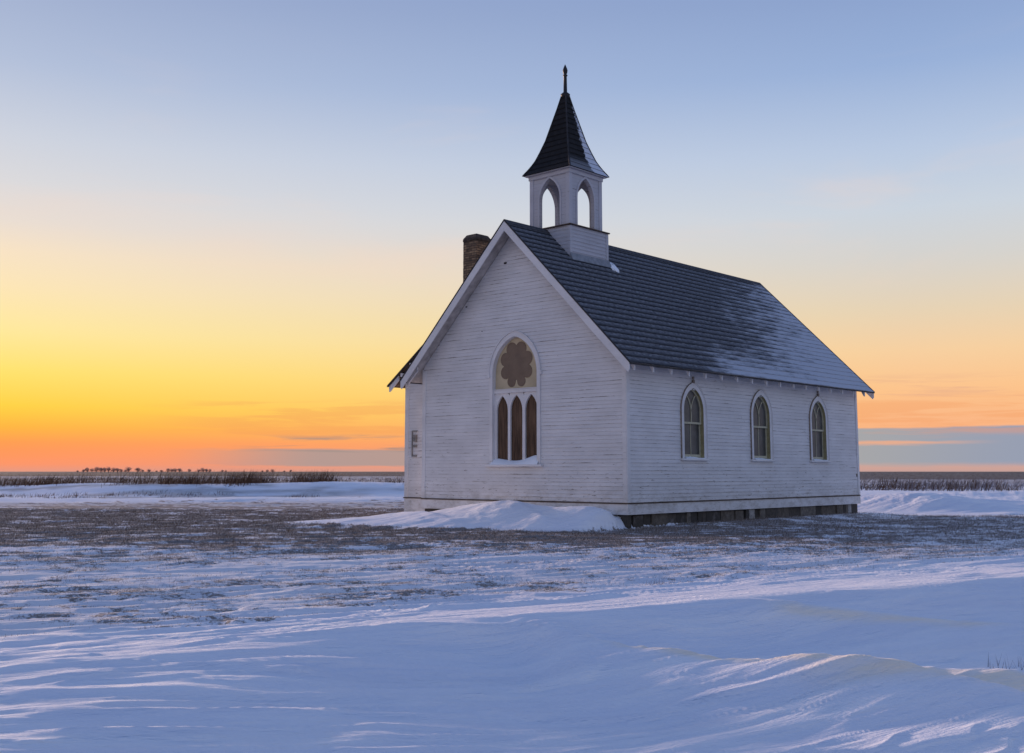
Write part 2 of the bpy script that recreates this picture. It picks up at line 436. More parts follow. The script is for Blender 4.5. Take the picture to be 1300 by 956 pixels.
slopeR = slope(1, 'roof', M['roof']); slopeL = slope(-1, 'roof', M['roof_plain'])
for side, so in ((1, slopeR), (-1, slopeL)):
    # deck boards seen from below
    mb = MB(); t = .035
    p0 = Vector((XC, Y0, ZP-.008)); e = Vector((XC+side*(W/2+OV-.012), Y0, ZP-(W/2+OV)+.004))
    nrm = Vector((side, 0, 1)).normalized()*t
    mb.prism([p0, e, e-nrm, p0-Vector((0, 0, t*1.414))], (0, Y1-Y0, 0)); mb.build('roof_deck', M['soffit'], so)
    mb = MB(); mb.box(*sorted((XC+side*(W/2+OV-.005), XC+side*(W/2+OV+.030))), Y0-.02, Y1+.02, ZP-(W/2+OV)-.050, ZP-(W/2+OV)-.012)
    mb.build('drip_edge', M['tar'], so)
# ridge cap
mb = MB()
for side in (1, -1):
    a = Vector((XC, Y0-.03, ZP+.052)); b = Vector((XC+side*.13, Y0-.03, ZP-.075)); mb.prism([a, b, b-Vector((0, 0, .02)), a-Vector((0, 0, .03))], (0, Y1-Y0+.06, 0))
mb.build('ridge_cap', M['roof_plain'], church)
# barge boards, front and rear
for yb, d in ((Y0-.035, .035), (Y1, .035)):
    for side in (1, -1):
        mb = MB(); wv = .30
        xe = XC+side*(W/2+OV); ze = ZP-(W/2+OV)
        poly = [(XC, yb, ZP-.012), (xe, yb, ze-.012), (xe, yb, ze-.20), (xe-side*.05, yb, ze-.27), (xe-side*.13, yb, ze-.19), (XC, yb, ZP-.012-wv)]
        mb.prism(poly, (0, d, 0)); mb.build('barge_board', M['trim'], church, bevel=.004)
# thin dark shingle edge along the rakes
for yb in (Y0-.045, Y1+.01):
    for side in (1, -1):
        mb = MB(); xe = XC+side*(W/2+OV+.03); ze = ZP-(W/2+OV+.03)
        mb.prism([(XC, yb, ZP+.045), (xe, yb, ze+.045), (xe, yb, ze-.005), (XC, yb, ZP-.005)], (0, .035, 0)); mb.build('roof_edge', M['tar'], church)
# rake soffit shows the deck; add lookout boards tight under the rake
for yb in (-.5, L+.03):
    for side in (1, -1):
        mb = MB(); xe = XC+side*(W/2+.35)
        t0 = .055; mb.prism([(XC, yb, ZP-t0-.008), (xe, yb, ZP-(W/2+.35)-t0-.008), (xe, yb, ZP-(W/2+.35)-t0-.028), (XC, yb, ZP-t0-.028)], (0, .49 if yb < 0 else .33, 0))
        mb.build('soffit_board', M['soffit'], church)
# rafter tails
def tail_mesh():
    mb = MB(); z = lambda x: ZP-(W/2+x)-.065
    poly = [(.0, 0, z(0)), (OV-.03, 0, z(OV-.03)), (OV-.03, 0, z(OV-.03)-.17), (OV-.07, 0, z(OV-.07)-.19), (OV-.15, 0, z(OV-.15)-.11), (.0, 0, z(0)-.16)]
    mb.prism(poly, (0, .05, 0)); return mb
t0 = None
for k in range(17):
    yy = -.30+.9*k+.005
    if yy > L+.3: break
    if t0 is None: t0 = tail_mesh().build('rafter_tail', M['trim'], church); o = t0
    else: o = t0.copy(); COL.objects.link(o)
    o.parent = church; o.location = (-church.location.x, -church.location.y+yy, 0)
for k in range(17):     # left eave
    yy = -.30+.9*k
    if .0 < yy < 5.3: continue
    o = t0.copy(); COL.objects.link(o); o.parent = church; o.scale = (-1, 1, 1); o.location = (-W-church.location.x, -church.location.y+yy, 0)

# ---- windows
def ring(mb, P, inn, out, o0, o1):
    n = len(inn); V = [P(*p, o1) for p in inn]+[P(*p, o1) for p in out]+[P(*p, o0) for p in inn]+[P(*p, o0) for p in out]
    F = []
    for i in range(n-1):
        F += [(i, i+1, n+i+1, n+i), (i, 2*n+i, 2*n+i+1, i+1), (n+i, n+i+1, 3*n+i+1, 3*n+i)]
    mb.add(V, F)
    for i in (0, n-1): mb.add([V[i], V[n+i], V[3*n+i], V[2*n+i]], [(0, 1, 2, 3)])
def strip(mb, P, pts, w, o0, o1):
    A = []; B = []
    for i, (s, z) in enumerate(pts):
        a = pts[max(i-1, 0)]; b = pts[min(i+1, len(pts)-1)]; dx, dz = b[0]-a[0], b[1]-a[1]; l = math.hypot(dx, dz)
        A.append((s-dz/l*w/2, z+dx/l*w/2)); B.append((s+dz/l*w/2, z-dx/l*w/2))
    ring(mb, P, A, B, o0, o1)
def pbox(mb, P, s0, s1, z0, z1, o0, o1):
    mb.add([P(s, z, o) for o in (o0, o1) for z in (z0, z1) for s in (s0, s1)],
        [(0, 2, 3, 1), (4, 5, 7, 6), (0, 1, 5, 4), (2, 6, 7, 3), (0, 4, 6, 2), (1, 3, 7, 5)])

def side_window(cx, a, zb, zs, h, orn):
    w = empty('arched_window', (0, 0, 0), church)
    I = arch(cx, a, zb, zs, h); O = arch(cx, a+.125, zb-.01, zs, h+.145)
    mb = MB(); ring(mb, Pr, I, O, .0, .042); mb.build('casing', M['trim'], w)
    mb = MB(); O2 = arch(cx, a+.150, zb-.02, zs, h+.172); ring(mb, Pr, O, O2, .0, .060); hm_ = mb.build('hood_moulding', M['trim'], w)
    hm_.name = 'hood_moulding'; mb = MB(); O3 = arch(cx, a+.155, zb-.02, zs, h+.178); ring(mb, Pr, O2, O3, -.004, .063); mb.build('rusty_edge', M['rusttrim'], w)
    mb = MB(); I2 = arch(cx, a-.004, zb, zs, h-.004); n = len(I)
    V = [Pr(*p, .040) for p in I2]+[Pr(*p, -.13) for p in I2]; mb.add(V, [(i, i+1, n+i+1, n+i) for i in range(n-1)]); mb.build('jamb', M['olive'], w)
    # upper sash
    rail = 3.05
    sash = empty('sash', (0, 0, 0), w)
    mb = MB(); J = arch(cx, a-.055, rail-.02, zs, h-.06); J0 = arch(cx, a-.005, rail-.02, zs, h-.006); ring(mb, Pr, J, J0, -.085, -.045)
    pbox(mb, Pr, cx-a+.02, cx+a-.02, rail-.03, rail+.03, -.088, -.040)
    strip(mb, Pr, [(cx, rail+.03), (cx, zs-.02)], .030, -.08, -.050)
    R = (a*a+h*h)/(2*a)
    for sg in (-1, 1):   # Y tracery: arcs of the same radius springing from the centre
        pts = []
        for k in range(9):
            q = k/8*.86; ang = q*math.asin(min(1, h/R)); ds = R-R*math.cos(ang); pts.append((cx+sg*(ds*1.0), zs-.04+R*math.sin(ang)*.95))
        # stop at the arch
        pts = [p for p in pts if abs(p[0]-cx) < arch_half(a-.03, zs, h-.03, p[1])]
        if len(pts) > 1: strip(mb, Pr, pts, .028, -.078, -.052)
    mb.build('upper_sash', M['cream'], sash)
    mb = MB(); J = [(cx-a+.065, zb+.0), (cx-a+.065, rail-.03), (cx+a-.065, rail-.03), (cx+a-.065, zb)]
    pbox(mb, Pr, cx-a, cx-a+.06, zb, rail-.03, -.115, -.088); pbox(mb, Pr, cx+a-.06, cx+a, zb, rail-.03, -.115, -.088)
    pbox(mb, Pr, cx-a, cx+a, zb+.02, zb+.11, -.112, -.086); strip(mb, Pr, [(cx, zb+.10), (cx, rail)], .026, -.11, -.09)
    mb.build('lower_sash', M['cream'], sash)
    mb = MB(); mb.add([Pr(*p, -.075) for p in arch(cx, a-.01, rail, zs, h-.01)], [tuple(range(2*10+3))]); mb.build('pane', M['glass'], w)
    mb = MB(); pbox(mb, Pr, cx-a+.01, cx+a-.01, zb, rail, -.11, -.103); mb.build('pane', M['glass'], w)
    mb = MB(); pbox(mb, Pr, cx-a-.19, cx+a+.19, zb-.075, zb-.012, -.05, .105); mb.build('sill', M['trim'], w, bevel=.006)
    mb = MB(); N = 14     # little snow in the sill
    top = [(cx-a+.02+(2*a-.04)*k/N, zb+.012+.035*math.sin(math.pi*min(1, k/N*1.1+.05))+.006*math.sin(k*2.3)) for k in range(N+1)]
    mb.add([Pr(s, z, -.08) for s, z in top]+[Pr(s, zb-.0+.006*math.sin(k), .085) for k, (s, z) in enumerate(top)]+[Pr(s, zb-.02, .092) for s, z in top],
        [(i, i+1, N+2+i, N+1+i) for i in range(N)]+[(N+1+i, N+2+i, 2*N+3+i, 2*N+2+i) for i in range(N)])
    mb.build('sill_snow', M['snow'], w, smooth=True)
    if orn:
        mb = MB(); z = zs+h+.175
        mb.prism([Pr(cx-.035, z-.03, .02), Pr(cx+.035, z-.03, .02), Pr(cx+.05, z+.05, .02), Pr(cx, z+.09, .02), Pr(cx-.05, z+.05, .02)], (.05, 0, 0))
        mb.prism([Pr(cx-.03, z+.10, .02), Pr(cx+.03, z+.10, .02), Pr(cx+.04, z+.17, .02), Pr(cx-.04, z+.17, .02)], (.04, 0, 0)); mb.build('hood_ornament', M['rusttrim'], w)
    return w
M['rusttrim'] = simple('rusted_edge_trim', (.26, .215, .18), .8, .4, 5, .3)
w_1 = side_window(*SW[0], True); w_2 = side_window(*SW[1], False); w_3 = side_window(*SW[2], True)

# front window
fw = empty('arched_window', (0, 0, 0), church); fw['label'] = 'large gable window, brown lancet boards under a tan panel with a dark foil shape'
cx, a, zb, zs, h = FW
I = arch(cx, a, zb, zs, h, 14); O = arch(cx, a+.13, zb-.01, zs, h+.16, 14)
mb = MB(); ring(mb, Pf, I, O, 0, .045); mb.build('casing', M['trim'], fw)
mb = MB(); O2 = arch(cx, a+.155, 4.60, 4.60, h+.17, 14); ring(mb, Pf, arch(cx, a+.131, 4.60, 4.60, h+.14, 14), O2, 0, .072); 
for sg in (-1, 1): pbox(mb, Pf, cx+sg*(a+.145)-.045, cx+sg*(a+.145)+.045, 4.50, 4.60, .0, .08)
mb.build('hood_moulding', M['trim'], fw)
mb = MB(); I2 = arch(cx, a-.004, zb, zs, h-.004, 14); n = len(I2)
mb.add([Pf(*p, .043) for p in I2]+[Pf(*p, -.16) for p in I2], [(i, i+1, n+i+1, n+i) for i in range(n-1)]); mb.build('jamb', M['trim'], fw)
mb = MB(); pbox(mb, Pf, cx-a, cx+a, 4.00, 4.10, -.14, -.02); pbox(mb, Pf, cx-a, cx+a, 4.10, 4.125, -.14, .0)
mb.build('transom', M['trim'], fw, bevel=.004)
mb = MB(); mb.add([Pf(*p, -.10) for p in arch(cx, a-.005, 4.09, zs, h-.005, 14)], [tuple(range(31))]); up = mb.build('tan_panel', M['tan'], fw)
# eight-lobed foil, cut from one board (radial outline)
def foil(P, cx, cz, off, th):
    cz0 = cz; K = .80
    circ = [(sx*.20, -.49, .17) for sx in (-1, 1)]+[(sx*.44, -.20, .205) for sx in (-1, 1)]+[(sx*.44, .20, .215) for sx in (-1, 1)]+[(sx*.19, .50, .22) for sx in (-1, 1)]
    N = 220; pts = []
    for i in range(N):
        q = 2*math.pi*i/N; ux, uz = math.cos(q), math.sin(q); best = .45
        for (dx, dz, r) in circ:
            b = ux*dx+uz*dz; d = b*b-(dx*dx+dz*dz-r*r)
            if d > 0: best = max(best, b+math.sqrt(d))
        pts.append((cx+ux*best, cz+uz*best*1.0))
    mb = MB(); c = len(pts)
    V = [P(cx, cz, off+th)]+[P(*p, off+th) for p in pts]+[P(*p, off) for p in pts]
    mb.add(V, [(0, 1+i, 1+(i+1) % c) for i in range(c)]+[(1+i, 1+c+i, 1+c+(i+1) % c, 1+(i+1) % c) for i in range(c)]); return mb
foil(Pf, cx-.03, 4.84, -.099, .012).build('foil_board', M['umber'], fw)
# three lancets
tr = MB(); lanc = [(-4.80, .235), (-4.215, .25), (-3.61, .25)]
cells = [(-5.12, -4.51), (-4.51, -3.91), (-3.91, -3.29)]
for (lc, la), (c0, c1) in zip(lanc, cells):
    lo = arch(lc, la, zb, 3.45, .48, 8); n = len(lo); co = []
    for i, (s, z) in enumerate(lo):
        if i == 0: co.append((c0, zb))
        elif i == n-1: co.append((c1, zb))
        elif i <= 1: co.append((c0, z))
        elif i >= n-2: co.append((c1, z))
        else:
            f = (i-1)/(n-3)
            if f < .15: co.append((c0, 3.45+(4.0-3.45)*f/.15))
            elif f > .85: co.append((c1, 3.45+(4.0-3.45)*(1-f)/.15))
            else: co.append((c0+(c1-c0)*(f-.15)/.7, 4.0))
    ring(tr, Pf, lo, co, -.125, -.065)
tr.build('tracery', M['trim'], fw)
for (lc, la) in lanc:
    mb = MB(); pl_ = arch(lc, la+.02, zb, 3.45, .50, 8); mb.prism([Pf(*p, -.135) for p in pl_], (0, .02, 0)); mb.build('lancet_board', M['wood'], fw)
mb = MB(); pbox(mb, Pf, cx-a-.24, cx+a+.24, zb-.075, zb-.01, -.05, .13); mb.build('sill', M['trim'], fw, bevel=.006)
mb = MB(); N = 24; V = []
for j, (o, g) in enumerate(((-.12, 1.), (-.03, .8), (.05, .35), (.115, .03), (.122, -.12))):
    for k in range(N+1):
        u_ = k/N; hh = (.20-.10*math.sin(math.pi*min(1, u_*1.15))+.07*u_+.012*math.sin(9*u_)); hh = max(hh, .06)
        e_ = .0 if j < 3 else -.0
        s_ = cx-a-.06*(j/4)+(2*a+.16*(j/4))*u_
        V.append(Pf(s_, zb-.012+hh*g, o))
mb.add(V, [(j*(N+1)+i, j*(N+1)+i+1, (j+1)*(N+1)+i+1, (j+1)*(N+1)+i) for j in range(4) for i in range(N)]); mb.build('sill_snow', M['snow'], fw, smooth=True)

# ---- chimney
ch = empty('chimney', (0, 0, 0), church)
CX0, CX1, CY0, CY1 = -7.74, -7.11, 1.25, 1.97
mb = MB(); r3 = random.Random(3); z = 5.6; k = 0
while z < 9.36:       # courses slightly out of line
    j = [r3.uniform(-.006, .006) for _ in range(4)]
    mb.box(CX0+j[0], CX1+j[1], CY0+j[2], CY1+j[3], z, z+.0795); z += .082
mb.build('stack', M['brick'], ch)
mb = MB(); zt = z-.003; c0 = .075
mb.add([(CX0-.02, CY0-.02, zt), (CX1+.02, CY0-.02, zt), (CX1+.02, CY1+.02, zt), (CX0-.02, CY1+.02, zt), (CX0-.02, CY0-.02, zt+.10), (CX1+.02, CY0-.02, zt+.10), (CX1+.02, CY1+.02, zt+.10), (CX0-.02, CY1+.02, zt+.10),
        (CX0+c0, CY0+c0, zt+.25), (CX1-c0, CY0+c0, zt+.25), (CX1-c0, CY1-c0, zt+.25), (CX0+c0, CY1-c0, zt+.25)],
       [(0, 1, 5, 4), (1, 2, 6, 5), (2, 3, 7, 6), (3, 0, 4, 7), (4, 5, 9, 8), (5, 6, 10, 9), (6, 7, 11, 10), (7, 4, 8, 11), (8, 9, 10, 11), (3, 2, 1, 0)])
mb.build('cap', M['brickcap'] if 'brickcap' in M else simple('sooty_chimney_cap', (.055, .042, .036), .9, .5, 7, .8, .03), ch, bevel=.02)

# ---- belfry
bf = empty('belfry', (0, 0, 0), church); BY = 2.42
def wall_frames(cx, cy, hw):
    return [lambda s, z, o: (cx+s, cy-hw-o, z), lambda s, z, o: (cx+hw+o, cy+s, z), lambda s, z, o: (cx+s, cy+hw+o, z), lambda s, z, o: (cx-hw-o, cy+s, z)]
b0 = .955
F_ = wall_frames(XC, BY, b0)
mb = MB()
for k, P in enumerate(F_):
    if k in (1, 3): fn = lambda z: (-b0, b0)
    else: fn = lambda z: (-b0, b0)
    m_ = siding(P, 8.12, 9.32, fn, lap=.12, lip=.016, seed=20+k); mb.add(m_.v, m_.f)
mb.box(XC-b0+.01, XC+b0-.01, BY-b0+.01, BY+b0-.01, 8.0, 9.31)
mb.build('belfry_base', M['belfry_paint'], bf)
for sx in (-1, 1):
    for sy in (-1, 1):
        mb = MB(); x, y = XC+sx*b0, BY+sy*b0
        mb.box(*sorted((x-sx*.09, x+sx*.028)), *sorted((y-sy*.09, y+sy*.028)), 8.1, 9.30)
        mb.build('corner_post', M['belfry_paint'], bf, bevel=.004)
mb = MB(); mb.box(XC-b0-.07, XC+b0+.07, BY-b0-.07, BY+b0+.07, 9.322, 9.362); mb.build('ledge', M['oldwood'], bf, bevel=.006)
mb = MB(); mb.prism([(XC+b0+.03, BY-b0-.05, roofz(XC+b0)-.02), (XC+b0+.03, BY-b0-.05, roofz(XC+b0)+.14), (XC+b0+.036, BY-b0-.05, roofz(XC+b0)+.14), (XC+b0+.15, BY-b0-.05, roofz(XC+b0+.15)+.04)], (0, 2*b0+.1, 0))
mb.build('flashing', simple('grey_flashing', (.22, .23, .25), .5, .25, 5, .2), bf)
tw = .82; zt0, zt1 = 9.363, 11.20; th = .13
# four arched walls, each a ring between opening and wall outline, plus back side and reveal
mb = MB()
for k, P in enumerate(wall_frames(XC, BY, tw)):
    aw = .43; full = tw if k in (0, 2) else tw-th
    op = arch(0, aw, zt0, 10.32, .70, 10); n = len(op); co = []
    for i, (s, z) in enumerate(op):
        f = (i-1)/(n-3)
        if i == 0: co.append((-full, zt0))
        elif i == n-1: co.append((full, zt0))
        elif f < .2: co.append((-full, 10.32+(zt1-10.32)*f/.2))
        elif f > .8: co.append((full, 10.32+(zt1-10.32)*(1-f)/.2))
        else: co.append((-full+2*full*(f-.2)/.6, zt1))
    V = [P(*p, 0) for p in op]+[P(*p, 0) for p in co]+[P(*p, -th) for p in op]+[P(*p, -th) for p in co]
    Fc = []
    for i in range(n-1): Fc += [(i, i+1, n+i+1, n+i), (2*n+i, 3*n+i, 3*n+i+1, 2*n+i+1), (i, 2*n+i, 2*n+i+1, i+1)]
    mb.add(V, Fc)
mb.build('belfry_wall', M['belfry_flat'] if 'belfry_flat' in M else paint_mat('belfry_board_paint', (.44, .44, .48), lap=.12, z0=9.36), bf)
mb = MB()
for P in wall_frames(XC, BY, tw):      # arch trim
    ring(mb, P, arch(0, .43, zt0, 10.32, .70, 10), arch(0, .50, zt0, 10.32, .785, 10), .0, .022)
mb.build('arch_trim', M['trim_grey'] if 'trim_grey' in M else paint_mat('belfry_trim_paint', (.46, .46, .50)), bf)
for sx in (-1, 1):
    for sy in (-1, 1):
        mb = MB(); x, y = XC+sx*tw, BY+sy*tw
        mb.box(*sorted((x-sx*.13, x+sx*.024)), *sorted((y-sy*.13, y+sy*.024)), zt0+.001, zt1)
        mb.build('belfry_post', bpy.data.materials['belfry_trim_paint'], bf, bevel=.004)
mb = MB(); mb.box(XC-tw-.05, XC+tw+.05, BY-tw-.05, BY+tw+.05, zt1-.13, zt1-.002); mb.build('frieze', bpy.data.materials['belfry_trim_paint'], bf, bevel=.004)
# interior beam and small dark bell rope frame: floor of belfry roof
mb = MB(); mb.box(XC-.96, XC+.96, BY-.96, BY+.96, zt1, zt1+.03); mb.build('spire_soffit', bpy.data.materials['belfry_trim_paint'], bf)
prof = [(11.232, 1.00), (11.30, .96), (11.45, .86), (11.60, .775), (11.75, .70), (12.02, .60), (12.42, .465), (12.96, .33), (13.5, .195), (14.02, .075)]
mb = MB(); zz = 11.25
def ph(z):
    for (a0, b0_), (a1, b1) in zip(prof[:-1], prof[1:]):
        if a0 <= z <= a1: return b0_+(b1-b0_)*(z-a0)/(a1-a0)
    return prof[-1][1] if z > prof[-1][0] else prof[0][1]
z = 11.232; cs = .19
rings = []
while z < 14.0:
    zn = min(z+cs, 14.04); h0 = ph(z)+.022; h1 = ph(zn)+.004; g = ph(z)
    lo = [(XC+sx*h0, BY+sy*h0, z) for sx, sy in ((-1, -1), (1, -1), (1, 1), (-1, 1))]
    hi = [(XC+sx*h1, BY+sy*h1, zn) for sx, sy in ((-1, -1), (1, -1), (1, 1), (-1, 1))]
    li = [(XC+sx*(g-.02), BY+sy*(g-.02), z) for sx, sy in ((-1, -1), (1, -1), (1, 1), (-1, 1))]
    mb.add(lo+hi+li, [(i, (i+1) % 4, 4+(i+1) % 4, 4+i) for i in range(4)]+[(8+i, 8+(i+1) % 4, (i+1) % 4, i) for i in range(4)]); z = zn
mb.build('spire', M['spire'], bf)
mb = MB()     # hip rolls
for sx in (-1, 1):
    for sy in (-1, 1):
        for (a0, b0_), (a1, b1) in zip(prof[:-1], prof[1:]):
            mb.bar((XC+sx*(b0_+.012), BY+sy*(b0_+.012), a0), (XC+sx*(b1+.012), BY+sy*(b1+.012), a1), .05, .03)
mb.build('spire_hip', M['tar'], bf)
def lathe(prof, cx, cy, n=14):
    mb = MB(); V = [(cx+r*math.cos(2*math.pi*i/n), cy+r*math.sin(2*math.pi*i/n), z) for z, r in prof for i in range(n)]
    mb.add(V, [(j*n+i, j*n+(i+1) % n, (j+1)*n+(i+1) % n, (j+1)*n+i) for j in range(len(prof)-1) for i in range(n)]+[tuple(range(n))[::-1], tuple((len(prof)-1)*n+i for i in range(n))]); return mb
lathe([(13.90, .10), (13.96, .15), (14.04, .16), (14.09, .10), (14.12, .065), (14.66, .055), (14.70, .085), (14.73, .045), (14.78, .07), (14.87, .085), (14.95, .06), (15.08, .006)], XC, BY).build('finial', M['iron'], bf, smooth=True)
# snow lump lodged behind the belfry
mb = MB(); N = 12; r4 = random.Random(8); V = []
base = Vector((XC+b0-.0, BY+b0+.18, 0))
for j in range(6):
    for i in range(N):
        q = 2*math.pi*i/N; rad = .30*(1-j/5.)**.6*(1+.25*r4.uniform(-1, 1)); x = base.x+.10+rad*.8*math.cos(q); y = base.y+rad*.75*math.sin(q)
        V.append((x, y, roofz(x)-.03+.16*math.sin(j/5*math.pi/2)+r4.uniform(-.015, .015)))
mb.add(V, [(j*N+i, j*N+(i+1) % N, (j+1)*N+(i+1) % N, (j+1)*N+i) for j in range(5) for i in range(N)]); mb.build('snow_patch', M['snow'], slopeR, smooth=True)

# ---- vestry lean-to on the far side, catslide roof
ve = empty('vestry', (0, 0, 0), church)
lz = lambda x: 4.52+.716*(x+10.23)            # roof top
VY0, VY1 = .10, 5.4
mb = MB()
def vr(z):
    xl = max(-9.7, (z+.09-4.52)/.716-10.23); xr = -8.25 if z < 5.05 else z-13.4+.15
    return (xl, max(xl, xr))
m_ = siding(Pv, ZW, 7.5, vr, seed=31); m_.build('vestry_wall', M['siding'], ve)
siding(Pvb, ZW, 7.5, vr, seed=32).build('vestry_wall', M['siding'], ve)
siding(Pvl, ZW, 4.85, lambda z: (.5, 5.0), seed=33).build('vestry_wall', M['siding'], ve)
mb = MB(); pbox(mb, Pv, -9.70, -9.57, ZW, 4.85, .002, .032); mb.build('corner_board', M['trim'], ve, bevel=.004)
mb = MB(); pbox(mb, Pvl, .467, .60, ZW, 4.85, .002, .034); mb.build('corner_board', M['trim'], ve, bevel=.004)
mb = MB(); pbox(mb, Pv, -8.42, -8.31, ZW, 4.9, .002, .032); mb.build('corner_board', M['trim'], ve, bevel=.004)
mb = MB(); pbox(mb, Pv, -9.73, -8.335, .22, ZW-.036, -.02, .03); pbox(mb, Pvl, .49, 5.0, .22, ZW-.036, -.02, .03); mb.build('skirt_board', M['trim'], ve)
mb = MB(); pbox(mb, Pv, -9.76, -8.335, ZW-.034, ZW-.002, -.02, .055); pbox(mb, Pvl, .49, 5.0, ZW-.034, ZW-.002, -.02, .055); mb.build('drip_ledge', M['oldwood'], ve)
m_ = blocks(Pvl, .55, 5.0); m2 = blocks(Pv, -9.6, -8.4); m_.add(m2.v, m2.f); m_.build('foundation', M['found'], ve)
mb = MB(); nn = 22
for k in range(nn):
    xa = -5.45-(10.25-5.45)*k/nn; xb = -5.45-(10.25-5.45)*(k+1)/nn
    mb.add([(xa, VY0, lz(xa)+.006), (xa, VY1, lz(xa)+.006), (xb, VY1, lz(xb)+.03), (xb, VY0, lz(xb)+.03), (xb, VY1, lz(xb)), (xb, VY0, lz(xb))], [(0, 1, 2, 3), (3, 2, 4, 5)])
vroof = mb.build('vestry_roof', M['roof_plain'], ve)
mb = MB(); mb.prism([(-5.5, VY0, lz(-5.5)-.002), (-10.22, VY0, lz(-10.22)-.002), (-10.22, VY0, lz(-10.22)-.045), (-5.5, VY0, lz(-5.5)-.045)], (0, VY1-VY0, 0)); mb.build('roof_deck', M['oldwood'], ve)
mb = MB(); mb.prism([(-5.6, VY0-.02, lz(-5.6)+.028), (-10.25, VY0-.02, lz(-10.25)+.028), (-10.25, VY0-.02, lz(-10.25)-.03), (-5.6, VY0-.02, lz(-5.6)-.03)], (0, .018, 0)); mb.build('roof_edge', M['tar'], ve)
for k in range(6):
    yy = VY0+.03+.95*k
    mb = MB(); e = -10.20
    mb.prism([(-9.72, yy, lz(-9.72)-.05), (e, yy, lz(e)-.05), (e+.02, yy, lz(e)-.23), (e+.07, yy, lz(e)-.20), (-9.72, yy, lz(-9.72)-.20)], (0, .05, 0)); mb.build('rafter_tail', M['trim'], ve)
for xx in (-9.15, -9.6):
    mb = MB(); mb.box(xx, xx+.09, VY0+.02, .5, lz(xx)-.17, lz(xx)-.05); mb.build('lookout', M['trim'], ve)
# service box and conduit on the vestry front
mt = empty('meter_bracket', (0, 0, 0), ve)
mb = MB()
pbox(mb, Pv, -9.37, -9.34, 2.10, 2.98, .02, .05); pbox(mb, Pv, -9.34, -9.10, 2.94, 2.98, .02, .05); pbox(mb, Pv, -9.34, -9.12, 2.10, 2.15, .02, .06)
mb.build('conduit', M['grey'], mt)
mb = MB(); pbox(mb, Pv, -9.26, -9.12, 2.60, 2.84, .02, .09); pbox(mb, Pv, -9.28, -9.12, 2.42, 2.50, .02, .07); mb.build('meter_plate', M['grey'], mt, bevel=.01)
# broken foundation skirting leaning at the front left corner
mb = MB(); mb.prism([(-8.9, .38, -.1), (-8.35, .30, -.1), (-8.33, .32, .42), (-8.45, .34, .40), (-8.75, .38, .18)], (0, .03, 0)); mb.build('broken_board', M['trim'], ve)
# ------------------------------------------------------------------ numpy noise
def _h(i, j, s):
    n = (i*374761393 + j*668265263 + s*974711) & 0xffffffff
    n = ((n ^ (n >> 13))*1274126177) & 0xffffffff
    return ((n ^ (n >> 16)) & 0xffff)/65535.0
def vn(x, y, s=0):
    xi = np.floor(x).astype(np.int64); yi = np.floor(y).astype(np.int64); fx = x-xi; fy = y-yi
    fx = fx*fx*fx*(fx*(fx*6-15)+10); fy = fy*fy*fy*(fy*(fy*6-15)+10)
    a, b, c, d = _h(xi, yi, s), _h(xi+1, yi, s), _h(xi, yi+1, s), _h(xi+1, yi+1, s)
    return (a*(1-fx)+b*fx)*(1-fy)+(c*(1-fx)+d*fx)*fy
def fbm(x, y, o=4, s=0, g=.5):
    r = 0; a = 1; t = 0
    for k in range(o): r = r+a*vn(x*2**k+k*17.3, y*2**k-k*9.1, s+k); t += a; a *= g
    return r/t
def ss(x, a, b):
    t = np.clip((x-a)/(b-a), 0, 1); return t*t*(3-2*t)

def uv(x, y):
    dx, dy = x-CAM[0], y-CAM[1]
    return dx*RX+dy*RY, dx*FX+dy*FY
def crest(u): uc = np.clip(u, -11, 14); return 8.9+.66*uc-.02*uc*uc
# church-front drift: ridge points (x, y, height, front width, back width)
DR = np.array([(-10.4, -2.6, .0), (-9.2, -2.3, .13), (-8.0, -2.0, .27), (-6.4, -1.6, .43), (-4.8, -1.25, .62), (-3.6, -1.1, .73), (-3.0, -1.0, .73), (-2.4, -.95, .64), (-1.9, -.9, .59), (-1.3, -.9, .67), (-.7, -.85, .67), (-.25, -.8, .56), (-.03, -.75, .0)])
def drift(x, y):
    ry = np.interp(x, DR[:, 0], DR[:, 1]); rh = np.interp(x, DR[:, 0], DR[:, 2], left=0, right=0)
    wf = np.interp(x, [-15, -9, -4.5, -2.6, -1.2, .2], [3.0, 4.2, 3.6, 3.0, 2.4, 1.6])
    d = y-ry
    f = np.where(d < 0, 1-ss(-d, 0, 1)*0, 1)
    front = np.clip(1+d/wf, 0, 1); front = front*front*(3-2*front)*.55+front*.45
    back = 1-.35*ss(d, 0, 1.2)
    h = rh*np.where(d < 0, front, back)*(1-ss(y, 1.5, 4.0))
    # scoop that makes the long diagonal ridge on the drift's face
    q = (x+3.4)+1.9*(y+1.1); rid = .16*np.where(q < 0, np.exp(-(q/2.4)**2), np.exp(-(q/.7)**2))
    q2 = (x+7.2)+2.4*(y+1.8); rid = rid+.10*np.where(q2 < 0, np.exp(-(q2/2.2)**2), np.exp(-(q2/.5)**2))
    return np.maximum(h+(rid-.09)*np.clip(h*2.2, 0, 1)*np.exp(-((y+2.1)/1.2)**2), 0)
